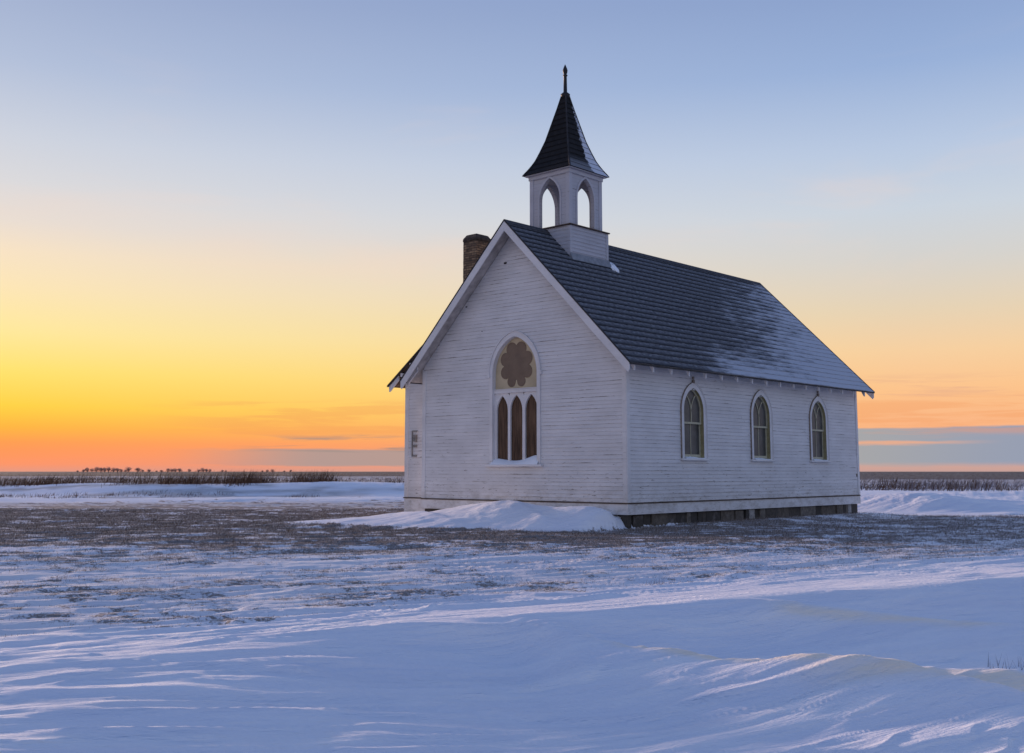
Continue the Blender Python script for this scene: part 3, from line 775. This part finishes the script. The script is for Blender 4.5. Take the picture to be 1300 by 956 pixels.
def height(x, y):
    u, v = uv(x, y); r = np.hypot(u, v)
    vc = crest(u)+.35*(fbm(u*.35, v*.1, 3, 5)-.5)*2
    t = v-vc
    wl = 5.0+.22*np.clip(u, 0, 14)
    A = .02+.25*ss(u, -2.6, .8)
    wind = .50*(1-ss(t, -1.2, wl)**.85)+.03
    lee = .50-A*1.25*ss(-t, -.15, 1.25)-.05*ss(-t, 1.0, 5)
    kk = .018; bank = -kk*np.log(np.exp(-wind/kk)+np.exp(-lee/kk)); bank = bank*ss(v, -30, -4)
    h = bank
    # secondary ridges on the lee face, right of centre
    v2 = 8.45-.50*u+.03*np.sin(u*3); d2 = v-v2; m2 = ss(u, -.1, .5)*(1-ss(u, 2.6, 3.8))
    h = h+m2*.17*np.where(d2 < 0, np.exp(-(d2/.9)**2), np.exp(-(d2/.28)**2))
    v3 = 7.75-.10*(u-2.6)**2; d3 = v-v3; m3 = ss(u, 1.5, 2.3)*(1-ss(u, 3.3, 4.4))
    h = h+m3*.095*np.where(d3 < 0, np.exp(-(d3/.8)**2), np.exp(-(d3/.16)**2))
    v4 = 9.9+.12*(u-3); d4 = v-v4; m4 = ss(u, 1.7, 2.4)*(1-ss(u, 4.3, 5.2))
    h = h+m4*.085*np.where(d4 < 0, np.exp(-(d4/.5)**2), np.exp(-(d4/.15)**2))
    # sastrugi, stretched along the wind
    ca, sa = .876, .482
    w1, w2 = u*ca+v*sa, -u*sa+v*ca
    near = 1-ss(r, 45, 110)
    rg = 1-np.abs(2*fbm(w1*.33, w2*1.7, 4, 31)-1)
    left = (1-.6*ss(t, -.3, .2)*(1-ss(t, 3.0, 4.5))*ss(u, -1.5, .5))
    left = left*(1-.35*ss(u, -1.0, 1.5)*(1-ss(t, -.5, .5)))
    far_ = ss(t, 0, 3); fine = np.abs(2*fbm(w1*.55, w2*3.6, 4, 33)-1)
    h = h+(.075*(rg-.6)*left+.035*(fbm(w1*.9, w2*5.5, 3, 41)-.5)*left-.035*fine*left+.05*(fbm(w1*.25, w2*.9, 3, 37)-.5)*far_)*near
    for (fr_, wa, am, sd_) in ((1.05, 2.6, .030, 3), (2.3, 3.1, .020, 8), (4.6, 3.5, .011, 13)):
        q = w2*fr_+wa*fbm(w1*.22*fr_**.5, w2*.35*fr_**.5, 4, 200+sd_)+.25*fbm(w1*1.6, w2*1.6, 2, 210+sd_); fq = q-np.floor(q)
        saw = np.minimum((1-fq)**1.3, ss(fq, 0, .10)*1.0+0)
        pm = ss(fbm(w1*.30+sd_, w2*.75, 4, 220+sd_), .47, .60)
        h = h+am*(saw-.3)*pm*near*(1-ss(r, 22, 34))*(1-.55*ss(t, -.3, .2)*(1-ss(t, 3.0, 4.5))*ss(u, -2, 0))
    h = h+.12*(fbm(x*.07, y*.07, 3, 51)-.5)*ss(v, 18, 30)
    # flat cut of a track seen edge-on, berms and banks to the left
    lf = 1-ss(u, 2, 12)
    h = h+.16*np.exp(-((v-60-.03*u)/1.6)**2)*(.6+.4*fbm(u*.2, v*.2, 2, 3))
    b1 = v-(72+4*(fbm(u*.05, v*0+2, 2, 61)-.5)*2); h = h+lf*.85*np.where(b1 > 0, np.exp(-(b1/9)**2), np.exp(-(b1/4.2)**2))*(.4+.9*fbm(u*.06, v*0, 3, 63))
    h = h+.15*fbm(u*.03, v*.05, 3, 71)*ss(v, 100, 140)*(1-ss(v, 260, 400))
    h = h+.16*(fbm(u*.12+v*.1, v*.45, 4, 67)-.5)*ss(v, 48, 56)*(1-ss(v, 110, 160))
    # snow mound to the right, behind the church
    du, dv = u-16.2, v-43.5
    hm = .46*np.exp(-(np.where(du > 0, du/3.2, du/4.2))**2)*np.where(dv > 0, np.exp(-(dv/5)**2), np.exp(-(dv/1.9)**2))
    hm = hm+.22*np.exp(-((u-13)/6)**2)*np.exp(-((v-46)/3)**2)
    hm = hm+.30*np.exp(-((u-24)/7)**2)*np.exp(-((v-47)/4)**2)+.35*np.exp(-((u-30)/12)**2)*np.exp(-((v-62)/5)**2)
    h = h+hm*(.8+.4*fbm(w1*.5, w2*1.2, 4, 81))-.08*np.abs(2*fbm(w1*.35, w2*1.3, 3, 83)-1)*np.clip(hm*4, 0, 1)
    # church surroundings
    cd = np.maximum(np.maximum(-10-x, x-.2), np.maximum(-.2-y, y-L-.2)); k = 1-ss(cd, 1.0, 5.0)
    h = h*(1-k)+k*(.012*(fbm(x*2, y*2, 3, 9)-.5)*2+.02)
    h = np.maximum(h, 0*h-.2)
    side = np.exp(-((x-.7)/.9)**2)*ss(y, 1.2, 3.5)*(1-ss(y, L-1, L+1.5))*.10
    h = h+side
    D = drift(x, y)
    wr = np.abs(2*fbm((x+.5*y)*.7, (y-.5*x)*2.2, 4, 17)-1); h = h+D*(.96+.10*fbm(x*1.2+y*.6, y*1.4, 3, 15))-.055*wr*np.clip(D*2.5, 0, 1)
    dd_ = np.clip(D*6, 0, 1); sc2 = np.exp(-((y+.12)/.22)**2)*(D > .02)*dd_; h = h-.16*sc2*(.6+.6*fbm(x*.8, y*0, 2, 18))
    # footprints wandering off at the left
    for (fu, fv, rr_) in FP:
        q = ((u-fu)/rr_)**2+((v-fv)/(rr_*.75))**2; h = h-.055*np.exp(-q**1.5)
    return h
FP = []
_r = random.Random(4)
def fline(u0, v0, u1, v1, n):
    for k in range(n):
        f = k/(n-1); FP.append((u0+(u1-u0)*f+_r.uniform(-.12, .12)+(.14 if k % 2 else -.14), v0+(v1-v0)*f+_r.uniform(-.1, .1), .15))
fline(-8.6, 17.6, -3.0, 11.6, 13); fline(-9.2, 17.9, -6.8, 17.2, 5); fline(-5.3, 13.4, -2.2, 12.6, 6)

def grid_ground():
    th = np.concatenate([np.radians(np.linspace(-180, -40, 90)[:-1]), np.radians(np.linspace(-40, 40, 1150)), np.radians(np.linspace(40, 180, 90)[1:])])
    r = np.concatenate([np.geomspace(.4, 3.5, 26)[:-1], np.geomspace(3.5, 60, 620), np.geomspace(60, 400, 150)[1:], np.geomspace(400, 26000, 50)[1:]])
    TH, Rr = np.meshgrid(th, r); U = Rr*np.sin(TH); V = Rr*np.cos(TH)
    X = CAM[0]+U*RX+V*FX; Y = CAM[1]+U*RY+V*FY
    Z = height(X, Y)
    nr, nt = X.shape
    co = np.stack([X, Y, Z], -1).reshape(-1, 3)
    idx = np.arange(nr*nt).reshape(nr, nt)
    q = np.stack([idx[:-1, :-1], idx[:-1, 1:], idx[1:, 1:], idx[1:, :-1]], -1).reshape(-1, 4)[:, ::-1]
    me = bpy.data.meshes.new('ground')
    me.vertices.add(len(co)); me.vertices.foreach_set('co', co.astype(np.float32).ravel())
    me.loops.add(len(q)*4); me.polygons.add(len(q))
    me.loops.foreach_set('vertex_index', q.astype(np.int32).ravel()); me.polygons.foreach_set('loop_start', np.arange(0, len(q)*4, 4, dtype=np.int32))
    me.update(calc_edges=True); me.polygons.foreach_set('use_smooth', np.ones(len(q), bool))
    st, fd, glow, du = masks(X, Y)
    for nm, a in (('stubble', st), ('field', fd), ('painted_glow', glow), ('dust', du), ('grassy', grassy(*uv(X, Y), st))):
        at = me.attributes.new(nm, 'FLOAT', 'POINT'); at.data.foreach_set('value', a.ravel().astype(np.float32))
    me.materials.append(M['ground'])
    o = bpy.data.objects.new('ground', me); COL.objects.link(o); o['kind'] = 'structure'; o['label'] = 'windblown snow over mown stubble, flat prairie to the horizon'
    return o
def grassy(U, V, st):
    p = .58*fbm(U*1.0, V*1.7, 5, 301, .58)+.42*fbm(U*4.2, V*4.0, 3, 311, .6)
    hi = ss(V, 20.5, 26)
    return ss(p-(.685-.045*hi-.30*st), -.13, .15)*ss(st, .02, .12)*(.62+.38*hi)*(1-.34*ss(U, 3, 12))
def masks(X, Y):
    U, V = uv(X, Y); n = fbm(U*.12, V*.22, 4, 91)-.5; n2 = fbm(U*.6, V*.9, 3, 95)-.5
    vv = V+9*n
    st = .86*ss(vv, 18.8, 21.5)*(1-ss(vv, 47, 54))
    top = crest(U)+4.2+.22*np.clip(U, 0, 14)
    low = .54*ss(V-top, 0, 1.6)*(1-ss(vv, 17, 19)*(1-ss(U, -3, 2)))*(1-ss(vv, 20, 21))*(.55+1.3*np.clip(n+.4, 0, 1))
    st = np.maximum(st, low)
    st = np.maximum(st, .50*ss(vv, 47, 50)*(1-ss(vv, 56, 59)))
    st = np.maximum(st, .30*ss(V, 61, 64)*(1-ss(V, 66, 68))*ss(n, -.1, .2))
    st = np.maximum(st, .62*ss(V, 115, 150))
    st = st+.35*n2*(st > .1)
    # clean snow on the mound and the drift
    mound = np.exp(-((U-17)/6.5)**2)*np.exp(-((V-44)/4.5)**2)+ss(U, 11, 15)*ss(V, 39.5, 41.5)*(1-ss(V, 85, 95))
    st = st*(1-np.clip(mound*2.2, 0, 1))
    st = st*(1-ss(drift(X, Y), .03, .09))
    st = st*(1-.85*np.exp(-((V-60-.03*U)/2.0)**2))
    fd = ss(V+40*n, 320-140*ss(U, 0, 60), 400-170*ss(U, 0, 60))
    glow = np.zeros_like(U)  # mask for the warm light painted along the near ridges
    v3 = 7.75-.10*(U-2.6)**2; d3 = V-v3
    glow = np.maximum(glow, ss(U, 1.6, 2.4)*(1-ss(U, 3.3, 4.2))*ss(-d3, -.03, .1)*(1-ss(-d3, .45, .9)))
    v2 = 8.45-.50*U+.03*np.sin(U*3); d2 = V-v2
    glow = np.maximum(glow, .8*ss(U, .5, 1.1)*(1-ss(U, 2.2, 2.8))*np.exp(-(d2/.10)**2))
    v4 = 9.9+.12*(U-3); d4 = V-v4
    glow = np.maximum(glow, .7*ss(U, 2.0, 2.6)*(1-ss(U, 3.9, 4.6))*np.exp(-((d4+.08)/.11)**2))
    glow = np.clip(glow*(.75+1.0*fbm(U*.7, V*9, 3, 44)), 0, 1)
    du = .16*ss(vv, 20, 23)*(1-ss(vv, 44, 48))*(1-np.clip(mound*2.2, 0, 1))*(1-ss(drift(X, Y), .03, .09))
    du = np.maximum(du, .50*ss(vv, 46, 49)*(1-ss(V, 54, 58.5))*(1-ss(U, 0, 10)))
    du = np.maximum(du, .55*ss(fbm(U*.10, V*.5, 4, 97), .50, .60)*ss(V, 58, 62)*(1-ss(U, -1, 6))); du = np.maximum(du, .34*ss(V, 105, 160)); du = np.maximum(du, .17*ss(V-top, 0, 2)*(V < 22)*(V > 8))
    return np.clip(st, 0, 1), fd, np.clip(glow, 0, 1), du
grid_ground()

# ------------------------------------------------------------------ grass and weeds
def blades(name, m, x, y, hgt, wid, lean, curved=False):
    """one tapering blade (triangle, or kinked pair) per entry"""
    n = len(x); z = height(x, y); a = rng.uniform(0, 2*math.pi, n)
    wx, wy = np.cos(a)*wid/2, np.sin(a)*wid/2
    # make the wide side roughly face the view
    wx = RX*wid/2+.4*wx; wy = RY*wid/2+.4*wy
    tip = lean*hgt
    P0 = np.stack([x-wx, y-wy, z-.02], -1); P1 = np.stack([x+wx, y+wy, z-.02], -1)
    jitter = rng.normal(0, .28, (n, 2))*hgt[:, None]
    P2 = np.stack([x+RX*tip+jitter[:, 0], y+RY*tip+jitter[:, 1], z+hgt], -1)
    co = np.stack([P0, P1, P2], 1).reshape(-1, 3); me = bpy.data.meshes.new(name)
    me.vertices.add(3*n); me.vertices.foreach_set('co', co.astype(np.float32).ravel())
    me.loops.add(3*n); me.polygons.add(n); me.loops.foreach_set('vertex_index', np.arange(3*n, dtype=np.int32)); me.polygons.foreach_set('loop_start', np.arange(0, 3*n, 3, dtype=np.int32))
    me.update(calc_edges=True); me.materials.append(m)
    o = bpy.data.objects.new(name, me); COL.objects.link(o); o['kind'] = 'stuff'; return o
def scatter(n, v0, v1, um, power=1.0):
    v = v0+(v1-v0)*rng.random(n)**power; u = (rng.random(n)*2-1)*(v*um+1)
    return CAM[0]+u*RX+v*FX, CAM[1]+u*RY+v*FY, u, v
# short stubble
x, y, u, v = scatter(900000, 9, 46, .60, .9)
st = masks(x, y)[0]; gr = grassy(u, v, st)
keep = (rng.random(len(x)) < .02*(st > .1)+.75*gr) & ~((x > -9.8) & (x < .05) & (y > -.02) & (y < L))
x, y = x[keep], y[keep]; n = len(x)
dd = np.hypot(x-CAM[0], y-CAM[1]); sc_ = np.clip(dd/24, .55, 1.3)
o = blades('stubble_grass', M['grass'], x, y, rng.uniform(.015, .06, n)*sc_, rng.uniform(.003, .009, n)*sc_, rng.normal(.3, .6, n)); tag(o, 'short dead brown grass poking through the thin snow round the church', 'grass', kind='stuff')
# frosted tufts in the near snow at the lower right and weeds at the edge of the bank
cx_, cy_ = [], []
for (cu, cv, k, sd) in ((4.0, 8.15, 150, .22), (4.5, 8.3, 160, .25), (4.2, 7.0, 150, .18), (4.7, 7.3, 120, .25), (-.4, 16.0, 60, .25), (2.1, 15.5, 70, .2)):
    cx_.append(rng.normal(cu, sd, k)); cy_.append(rng.normal(cv, sd*.5, k))
u = np.concatenate(cx_); v = np.concatenate(cy_); x = CAM[0]+u*RX+v*FX; y = CAM[1]+u*RY+v*FY; n = len(x)
o = blades('frosted_grass', M['frost'], x, y, rng.uniform(.04, .12, n), rng.uniform(.003, .006, n), rng.normal(.1, .5, n)); tag(o, 'thin frosted grass stems standing out of the smooth near snow', 'frosted grass', kind='stuff')
# tall dead weeds in the fields
X_, Y_, H_, W_, L_ = [], [], [], [], []
def weeds(n, u0, u1, v0, v1, h0, h1, clump, thr, per=4, sd=.35):
    u = rng.uniform(u0, u1, n); v = rng.uniform(v0, v1, n); c = fbm(u*clump, v*clump*.6, 4, int(v0)); k = c > thr; u, v = u[k], v[k]
    for _ in range(per):
        uu = u+rng.normal(0, sd, len(u)); vv = v+rng.normal(0, sd, len(u))
        X_.append(CAM[0]+uu*RX+vv*FX); Y_.append(CAM[1]+uu*RY+vv*FY)
        H_.append(rng.uniform(h0, h1, len(u))); W_.append(rng.uniform(.016, .045, len(u))*(np.maximum(v, 60)/100)**.8); L_.append(rng.normal(.30, .25, len(u)))
weeds(2200, -120, -2, 140, 215, .25, .65, .08, .53, 4, .5)
weeds(900, -75, -4, 80, 118, .25, .75, .14, .57, 6, .4)
weeds(200, -25.5, -17.0, 70, 80, .4, 1.1, .25, .34, 14, .45)
weeds(40, -15, -12.0, 72, 77, .4, .95, .3, .3, 14, .3)
weeds(140, -36, -28, 72, 82, .35, .9, .3, .40, 14, .4)
weeds(260, -45, -6, 72, 84, .2, .6, .2, .48, 10, .35)
weeds(110, -34, -12, 62, 67, .08, .25, .2, .45, 12, .3)
weeds(700, 26, 75, 88, 112, .4, 1.25, .16, .45, 7, .4)
weeds(900, 40, 130, 116, 160, .4, .8, .12, .48, 3)
weeds(260, -20, 20, 95, 130, .4, .8, .1, .5)
X_, Y_, H_, W_, L_ = [np.concatenate(q) for q in (X_, Y_, H_, W_, L_)]
o = blades('dead_weeds', M['weeds'], X_, Y_, H_, W_, L_); tag(o, 'tall dead brown weeds standing in rows across the far snowy fields', 'weeds', kind='stuff')

X_, Y_, H_, W_, L_ = [], [], [], [], []
weeds(500, 26, 75, 88, 120, .4, 1.1, .14, .42, 7, .5); weeds(300, -70, -5, 76, 118, .2, .6, .14, .5, 6, .4)
X_, Y_, H_, W_, L_ = [np.concatenate(q) for q in (X_, Y_, H_, W_, L_)]
o = blades('frosted_weeds', M['frost'], X_, Y_, H_, W_*.8, L_); tag(o, 'pale frosted weeds mixed in with the brown rows across the fields', 'weeds', kind='stuff')

# ------------------------------------------------------------------ trees on the horizon
def tree_meshes(seed):
    r = random.Random(seed); tr_ = MB()
    H = 1.0
    # tapering trunk with a few limbs (unit height)
    def limb(a, b, ra, rb, n=6):
        a = Vector(a); b = Vector(b); d = (b-a).normalized(); s_ = d.cross(Vector((.3, .9, .1))).normalized(); u_ = d.cross(s_)
        V = [a+(s_*math.cos(q*2*math.pi/n)+u_*math.sin(q*2*math.pi/n))*ra for q in range(n)]+[b+(s_*math.cos(q*2*math.pi/n)+u_*math.sin(q*2*math.pi/n))*rb for q in range(n)]
        tr_.add(V, [(i, (i+1) % n, n+(i+1) % n, n+i) for i in range(n)])
    limb((0, 0, -.03), (.01, 0, .45), .045, .03)
    for k in range(9):
        q = r.uniform(0, 6.28); e = r.uniform(.6, 1.4); l = r.uniform(.3, .6); limb((.01, 0, .16+.03*k), (.01+l*math.cos(q)*math.cos(e), l*math.sin(q)*math.cos(e), .2+.03*k+l*math.sin(e)), .022, .008)
    cr = MB(); lob = [(r.uniform(-.2, .2), r.uniform(-.2, .2), r.uniform(.28, .8), r.uniform(.14, .24)) for _ in range(9)]+[(0, 0, .55, .26)]
    for (lx, ly, lz_, lr) in lob:
        for _ in range(95):
            d0 = Vector((r.gauss(0, 1), r.gauss(0, 1), r.gauss(0, 1))).normalized()*lr*r.random()**.4
            c = Vector((lx, ly, lz_))+d0; d = (d0.normalized()+Vector((0, 0, .8))).normalized(); s_ = d.cross(Vector((r.gauss(0, 1), r.gauss(0, 1), r.gauss(0, 1)))).normalized()
            l = r.uniform(.05, .11); w_ = .008
            cr.add([c-s_*w_, c+s_*w_, c+d*l+s_*w_*.5, c+d*l-s_*w_*.5], [(0, 1, 2, 3)])
    return tr_, cr
protos = []
for sd in range(4):
    t_, c_ = tree_meshes(100+sd)
    protos.append((t_, c_))
spots = [(98, 4), (106, 6), (111, 8), (117, 7), (122, 9), (128, 9), (133, 8), (138, 9), (144, 8), (149, 8), (154, 6), (159, 5), (163, 9), (175, 9), (181, 5), (189, 6), (199, 4), (205, 5), (213, 7), (218, 7), (223, 7), (228, 8), (240, 6), (252, 6), (258, 8), (262, 7), (266, 6), (282, 5), (287, 4), (310, 3), (333, 4), (339, 5), (346, 6), (361, 4), (369, 5)]
ordn = 'first second third fourth fifth sixth seventh eighth ninth tenth eleventh twelfth thirteenth fourteenth fifteenth sixteenth seventeenth eighteenth nineteenth twentieth twenty-first twenty-second twenty-third twenty-fourth twenty-fifth twenty-sixth twenty-seventh twenty-eighth twenty-ninth thirtieth thirty-first thirty-second thirty-third thirty-fourth thirty-fifth thirty-sixth thirty-seventh thirty-eighth thirty-ninth fortieth'.split()
cache = {}
cam_f = Vector((math.sin(YAW)*math.cos(PIT), math.cos(YAW)*math.cos(PIT), math.sin(PIT))); cam_r = Vector((RX, RY, 0)); cam_u = cam_r.cross(cam_f)
for i, (px, hp) in enumerate(spots):
    d = cam_f*FPX+cam_r*(px-650)-cam_u*(598.6-433); D = 1350+60*math.sin(i*2.3); h2 = math.hypot(d.x, d.y)
    x, y = CAM[0]+d.x/h2*D, CAM[1]+d.y/h2*D
    k = i % 4; size = hp*D/FPX*.80
    root = empty('bare_tree', (x, y, float(height(np.array([x]), np.array([y]))[0])))
    shp = 'low bushy' if hp < 4.5 else ('tall spreading' if hp > 7.5 else 'mid-sized rounded')
    tag(root, f'{shp} bare tree, {ordn[i]} from the left in the far horizon row', 'tree', 'bare trees along the horizon')
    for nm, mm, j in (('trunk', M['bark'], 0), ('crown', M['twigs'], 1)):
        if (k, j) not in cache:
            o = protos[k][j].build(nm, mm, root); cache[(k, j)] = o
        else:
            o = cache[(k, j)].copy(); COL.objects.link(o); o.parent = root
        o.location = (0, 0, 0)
    root.scale = (size*1.5, size*1.5, size); root.rotation_euler.z = i*1.7

# ------------------------------------------------------------------ sky, sun, camera
def srgb(c): return tuple(((v/255)/12.92 if v/255 <= .04045 else ((v/255+.055)/1.055)**2.4) for v in c)
wd = bpy.data.worlds.new('World'); S.world = wd; wd.use_nodes = True; t = NT(wd.node_tree)
bg = t.n['Background']
dirv = t.vmath('NORMALIZE', t.new('ShaderNodeTexCoord').outputs['Generated'])
dx, dy, dz = t.sep(dirv)
f2 = t.vmath('DOT_PRODUCT', dirv, (FX, FY, 0)); r2 = t.vmath('DOT_PRODUCT', dirv, (RX, RY, 0))
az = t.math('MULTIPLY', t.math('ARCTAN2', r2, f2), 180/math.pi)       # degrees, 0 = north-west of the site
el = t.math('MULTIPLY', t.math('ARCSINE', dz), 180/math.pi)
def ramp(stops):
    n = t.new('ShaderNodeValToRGB'); e = n.color_ramp.elements
    t.put(n.inputs[0], t.math('DIVIDE', t.math('MAXIMUM', el, 0.), 90.))
    while len(e) < len(stops): e.new(.5)
    for k, (d, c) in enumerate(stops): e[k].position = d/90; e[k].color = (*srgb(c), 1)
    return n.outputs[0]
RA = ramp([(0, (225, 150, 130)), (.4, (252, 145, 100)), (1.3, (255, 150, 82)), (2.1, (255, 178, 62)), (3.1, (255, 208, 64)), (4.8, (255, 225, 108)), (6.8, (254, 231, 156)), (8.9, (251, 228, 182)), (10.6, (246, 225, 196)), (12.0, (232, 220, 210)), (13.6, (219, 217, 219)), (16, (205, 210, 222)), (19.5, (178, 191, 217)), (23.5, (158, 173, 206)), (32, (116, 141, 192)), (50, (94, 122, 182)), (90, (80, 111, 174))])
RB = ramp([(0, (196, 160, 154)), (.5, (222, 166, 146)), (1.2, (246, 172, 132)), (2.2, (250, 180, 132)), (4, (252, 195, 140)), (6, (246, 207, 160)), (8, (230, 210, 180)), (10.5, (213, 210, 205)), (13, (202, 211, 222)), (16, (184, 200, 225)), (20, (152, 176, 216)), (23.5, (139, 162, 205)), (32, (108, 136, 192)), (50, (92, 122, 182)), (90, (80, 111, 174))])
RC = ramp([(0, (166, 170, 188)), (5, (178, 184, 202)), (15, (176, 186, 208)), (25, (150, 168, 204)), (40, (110, 138, 192)), (90, (80, 111, 174))])
RW = ramp([(0, (224, 206, 190)), (6, (226, 212, 200)), (15, (206, 202, 206)), (25, (166, 176, 204)), (40, (114, 140, 192)), (90, (80, 111, 174))])  # unseen warm sky sector, shaped to brighten the front wall
da = t.math('ABSOLUTE', t.math('SUBTRACT', az, -30.0)); da = t.math('MINIMUM', da, t.math('SUBTRACT', 360., da))
c = t.mix(t.rng(da, 4, 50, 0, 1, False), RA, RB)
wl = t.math('MULTIPLY', t.rng(az, -175, -150), t.rng(az, -110, -40, 1, 0))
c = t.mix(t.rng(da, 62, 125), c, t.mix(wl, RC, RW))
# cloud bars low on the horizon
cv = t.comb(t.math('MULTIPLY', az, .13), t.math('MULTIPLY', el, 1.6), 0.)
n1 = t.noise(cv, 1.3, 7, .62, .4); n2 = t.noise(t.comb(t.math('MULTIPLY', az, .07), t.math('MULTIPLY', el, 1.1), 3.), 1.6, 6, .6, .3)
def band(lo, lo2, hi, hi2, a0, a1, a2, a3, wob):
    e_ = t.math('ADD', el, t.math('MULTIPLY', t.math('SUBTRACT', n1, .5), wob))
    m1 = t.math('MULTIPLY', t.rng(e_, lo, lo2), t.rng(e_, hi, hi2, 1, 0)); m2 = t.math('MULTIPLY', t.rng(az, a0, a1), t.rng(az, a2, a3, 1, 0))
    return t.math('MULTIPLY', m1, m2)
gR = t.mix(t.rng(az, 16, 26), srgb((166, 166, 168)), srgb((150, 158, 178)))
kR = band(.12, .52, 2.10, 2.24, 8, 12, 200, 210, .42)
ge = t.math('ADD', el, t.math('MULTIPLY', t.math('SUBTRACT', n1, .5), .55))
gap = t.math('MULTIPLY', t.math('MULTIPLY', t.rng(ge, 1.26, 1.38), t.rng(ge, 1.42, 1.56, 1, 0)), t.rng(az, 19.5, 24.5, .7, .0))
gap = t.math('MULTIPLY', gap, t.rng(n2, .38, .52, .35, 1))
kR = t.math('MULTIPLY', kR, t.math('SUBTRACT', 1., gap))
kR = t.math('MULTIPLY', kR, t.rng(az, 120, 160, 1, 0))
c = t.mix(kR, c, gR)
kL = band(.25, .38, 1.06, 1.22, -18.5, -9.5, 7, 14, .55)
c = t.mix(t.math('MULTIPLY', kL, .92), c, srgb((172, 152, 148)))
kL2 = t.math('MULTIPLY', t.rng(n2, .46, .56), band(.95, 1.1, 1.7, 1.95, -15, -9, 10, 16, .4))
c = t.mix(t.math('MULTIPLY', kL2, .85), c, srgb((150, 138, 134)))
kS = t.math('MULTIPLY', t.rng(n2, .45, .58), band(1.6, 2.0, 3.3, 3.9, -20, -13, 60, 80, .5))
c = t.mix(t.math('MULTIPLY', kS, .34), c, srgb((240, 152, 92)))
kT = t.math('MULTIPLY', t.rng(n2, .52, .66), band(3.4, 3.8, 4.3, 4.9, 10, 17, 60, 80, .5))
c = t.mix(t.math('MULTIPLY', kT, .5), c, srgb((226, 170, 140)))
veil = t.noise(t.comb(t.math('MULTIPLY', az, .03), t.math('MULTIPLY', el, .12), 7.), 1.8, 5, .55, .5)
c = t.mix(t.math('MULTIPLY', t.rng(veil, .5, .72, 0, .22), t.math('MULTIPLY', t.rng(el, 4, 9), t.rng(el, 24, 14))), c, srgb((250, 214, 190)))
# below the horizon: dull snow colour
c = t.mix(t.rng(el, -.6, -.05, 1, 0), c, srgb((120, 125, 150)))
sky = t.new('ShaderNodeTexSky', sky_type='NISHITA'); sky.sun_disc = False; sky.sun_elevation = math.radians(SUN_EL)
sa = math.atan2(FX, FY)+math.radians(SUN_AZ); sky.sun_rotation = sa; sky.air_density = 1.2; sky.dust_density = 1.0
bg.inputs['Strength'].default_value = 1.0
bg2 = t.new('ShaderNodeBackground'); t.put(bg2.inputs[0], sky.outputs[0]); bg2.inputs[1].default_value = .002
t.put(bg.inputs[0], c)
ad = t.new('ShaderNodeAddShader'); t.l.new(bg.outputs[0], ad.inputs[0]); t.l.new(bg2.outputs[0], ad.inputs[1]); t.l.new(ad.outputs[0], t.n['World Output'].inputs[0])
wd.cycles.sampling_method = 'MANUAL'; wd.cycles.sample_map_resolution = 1024

sl = bpy.data.lights.new('sun', 'SUN'); sl.energy = 5.0; sl.angle = math.radians(3.0); sl.color = (1.0, .70, .56)
so = bpy.data.objects.new('sun', sl); COL.objects.link(so)
sdir = Vector((math.sin(sa)*math.cos(math.radians(SUN_EL)), math.cos(sa)*math.cos(math.radians(SUN_EL)), math.sin(math.radians(SUN_EL))))
so.rotation_euler = sdir.to_track_quat('Z', 'Y').to_euler(); so.location = (0, 0, 30)

cd = bpy.data.cameras.new('camera'); co = bpy.data.objects.new('camera', cd); COL.objects.link(co); S.camera = co
cd.sensor_fit = 'HORIZONTAL'; cd.sensor_width = 36; cd.lens = FPX/1300*36
cd.shift_y = -(478-433)/1300; cd.shift_x = 0
cd.clip_start = .1; cd.clip_end = 60000
co.location = CAM
mt_ = Matrix((cam_r, cam_u, -cam_f)).transposed(); co.rotation_euler = mt_.to_euler()
S.view_settings.view_transform = 'Standard'; S.view_settings.look = 'None'; S.view_settings.exposure = 0; S.view_settings.gamma = 1; S.view_settings.use_curve_mapping = False
S.cycles.max_bounces = 6; S.cycles.use_denoising = True
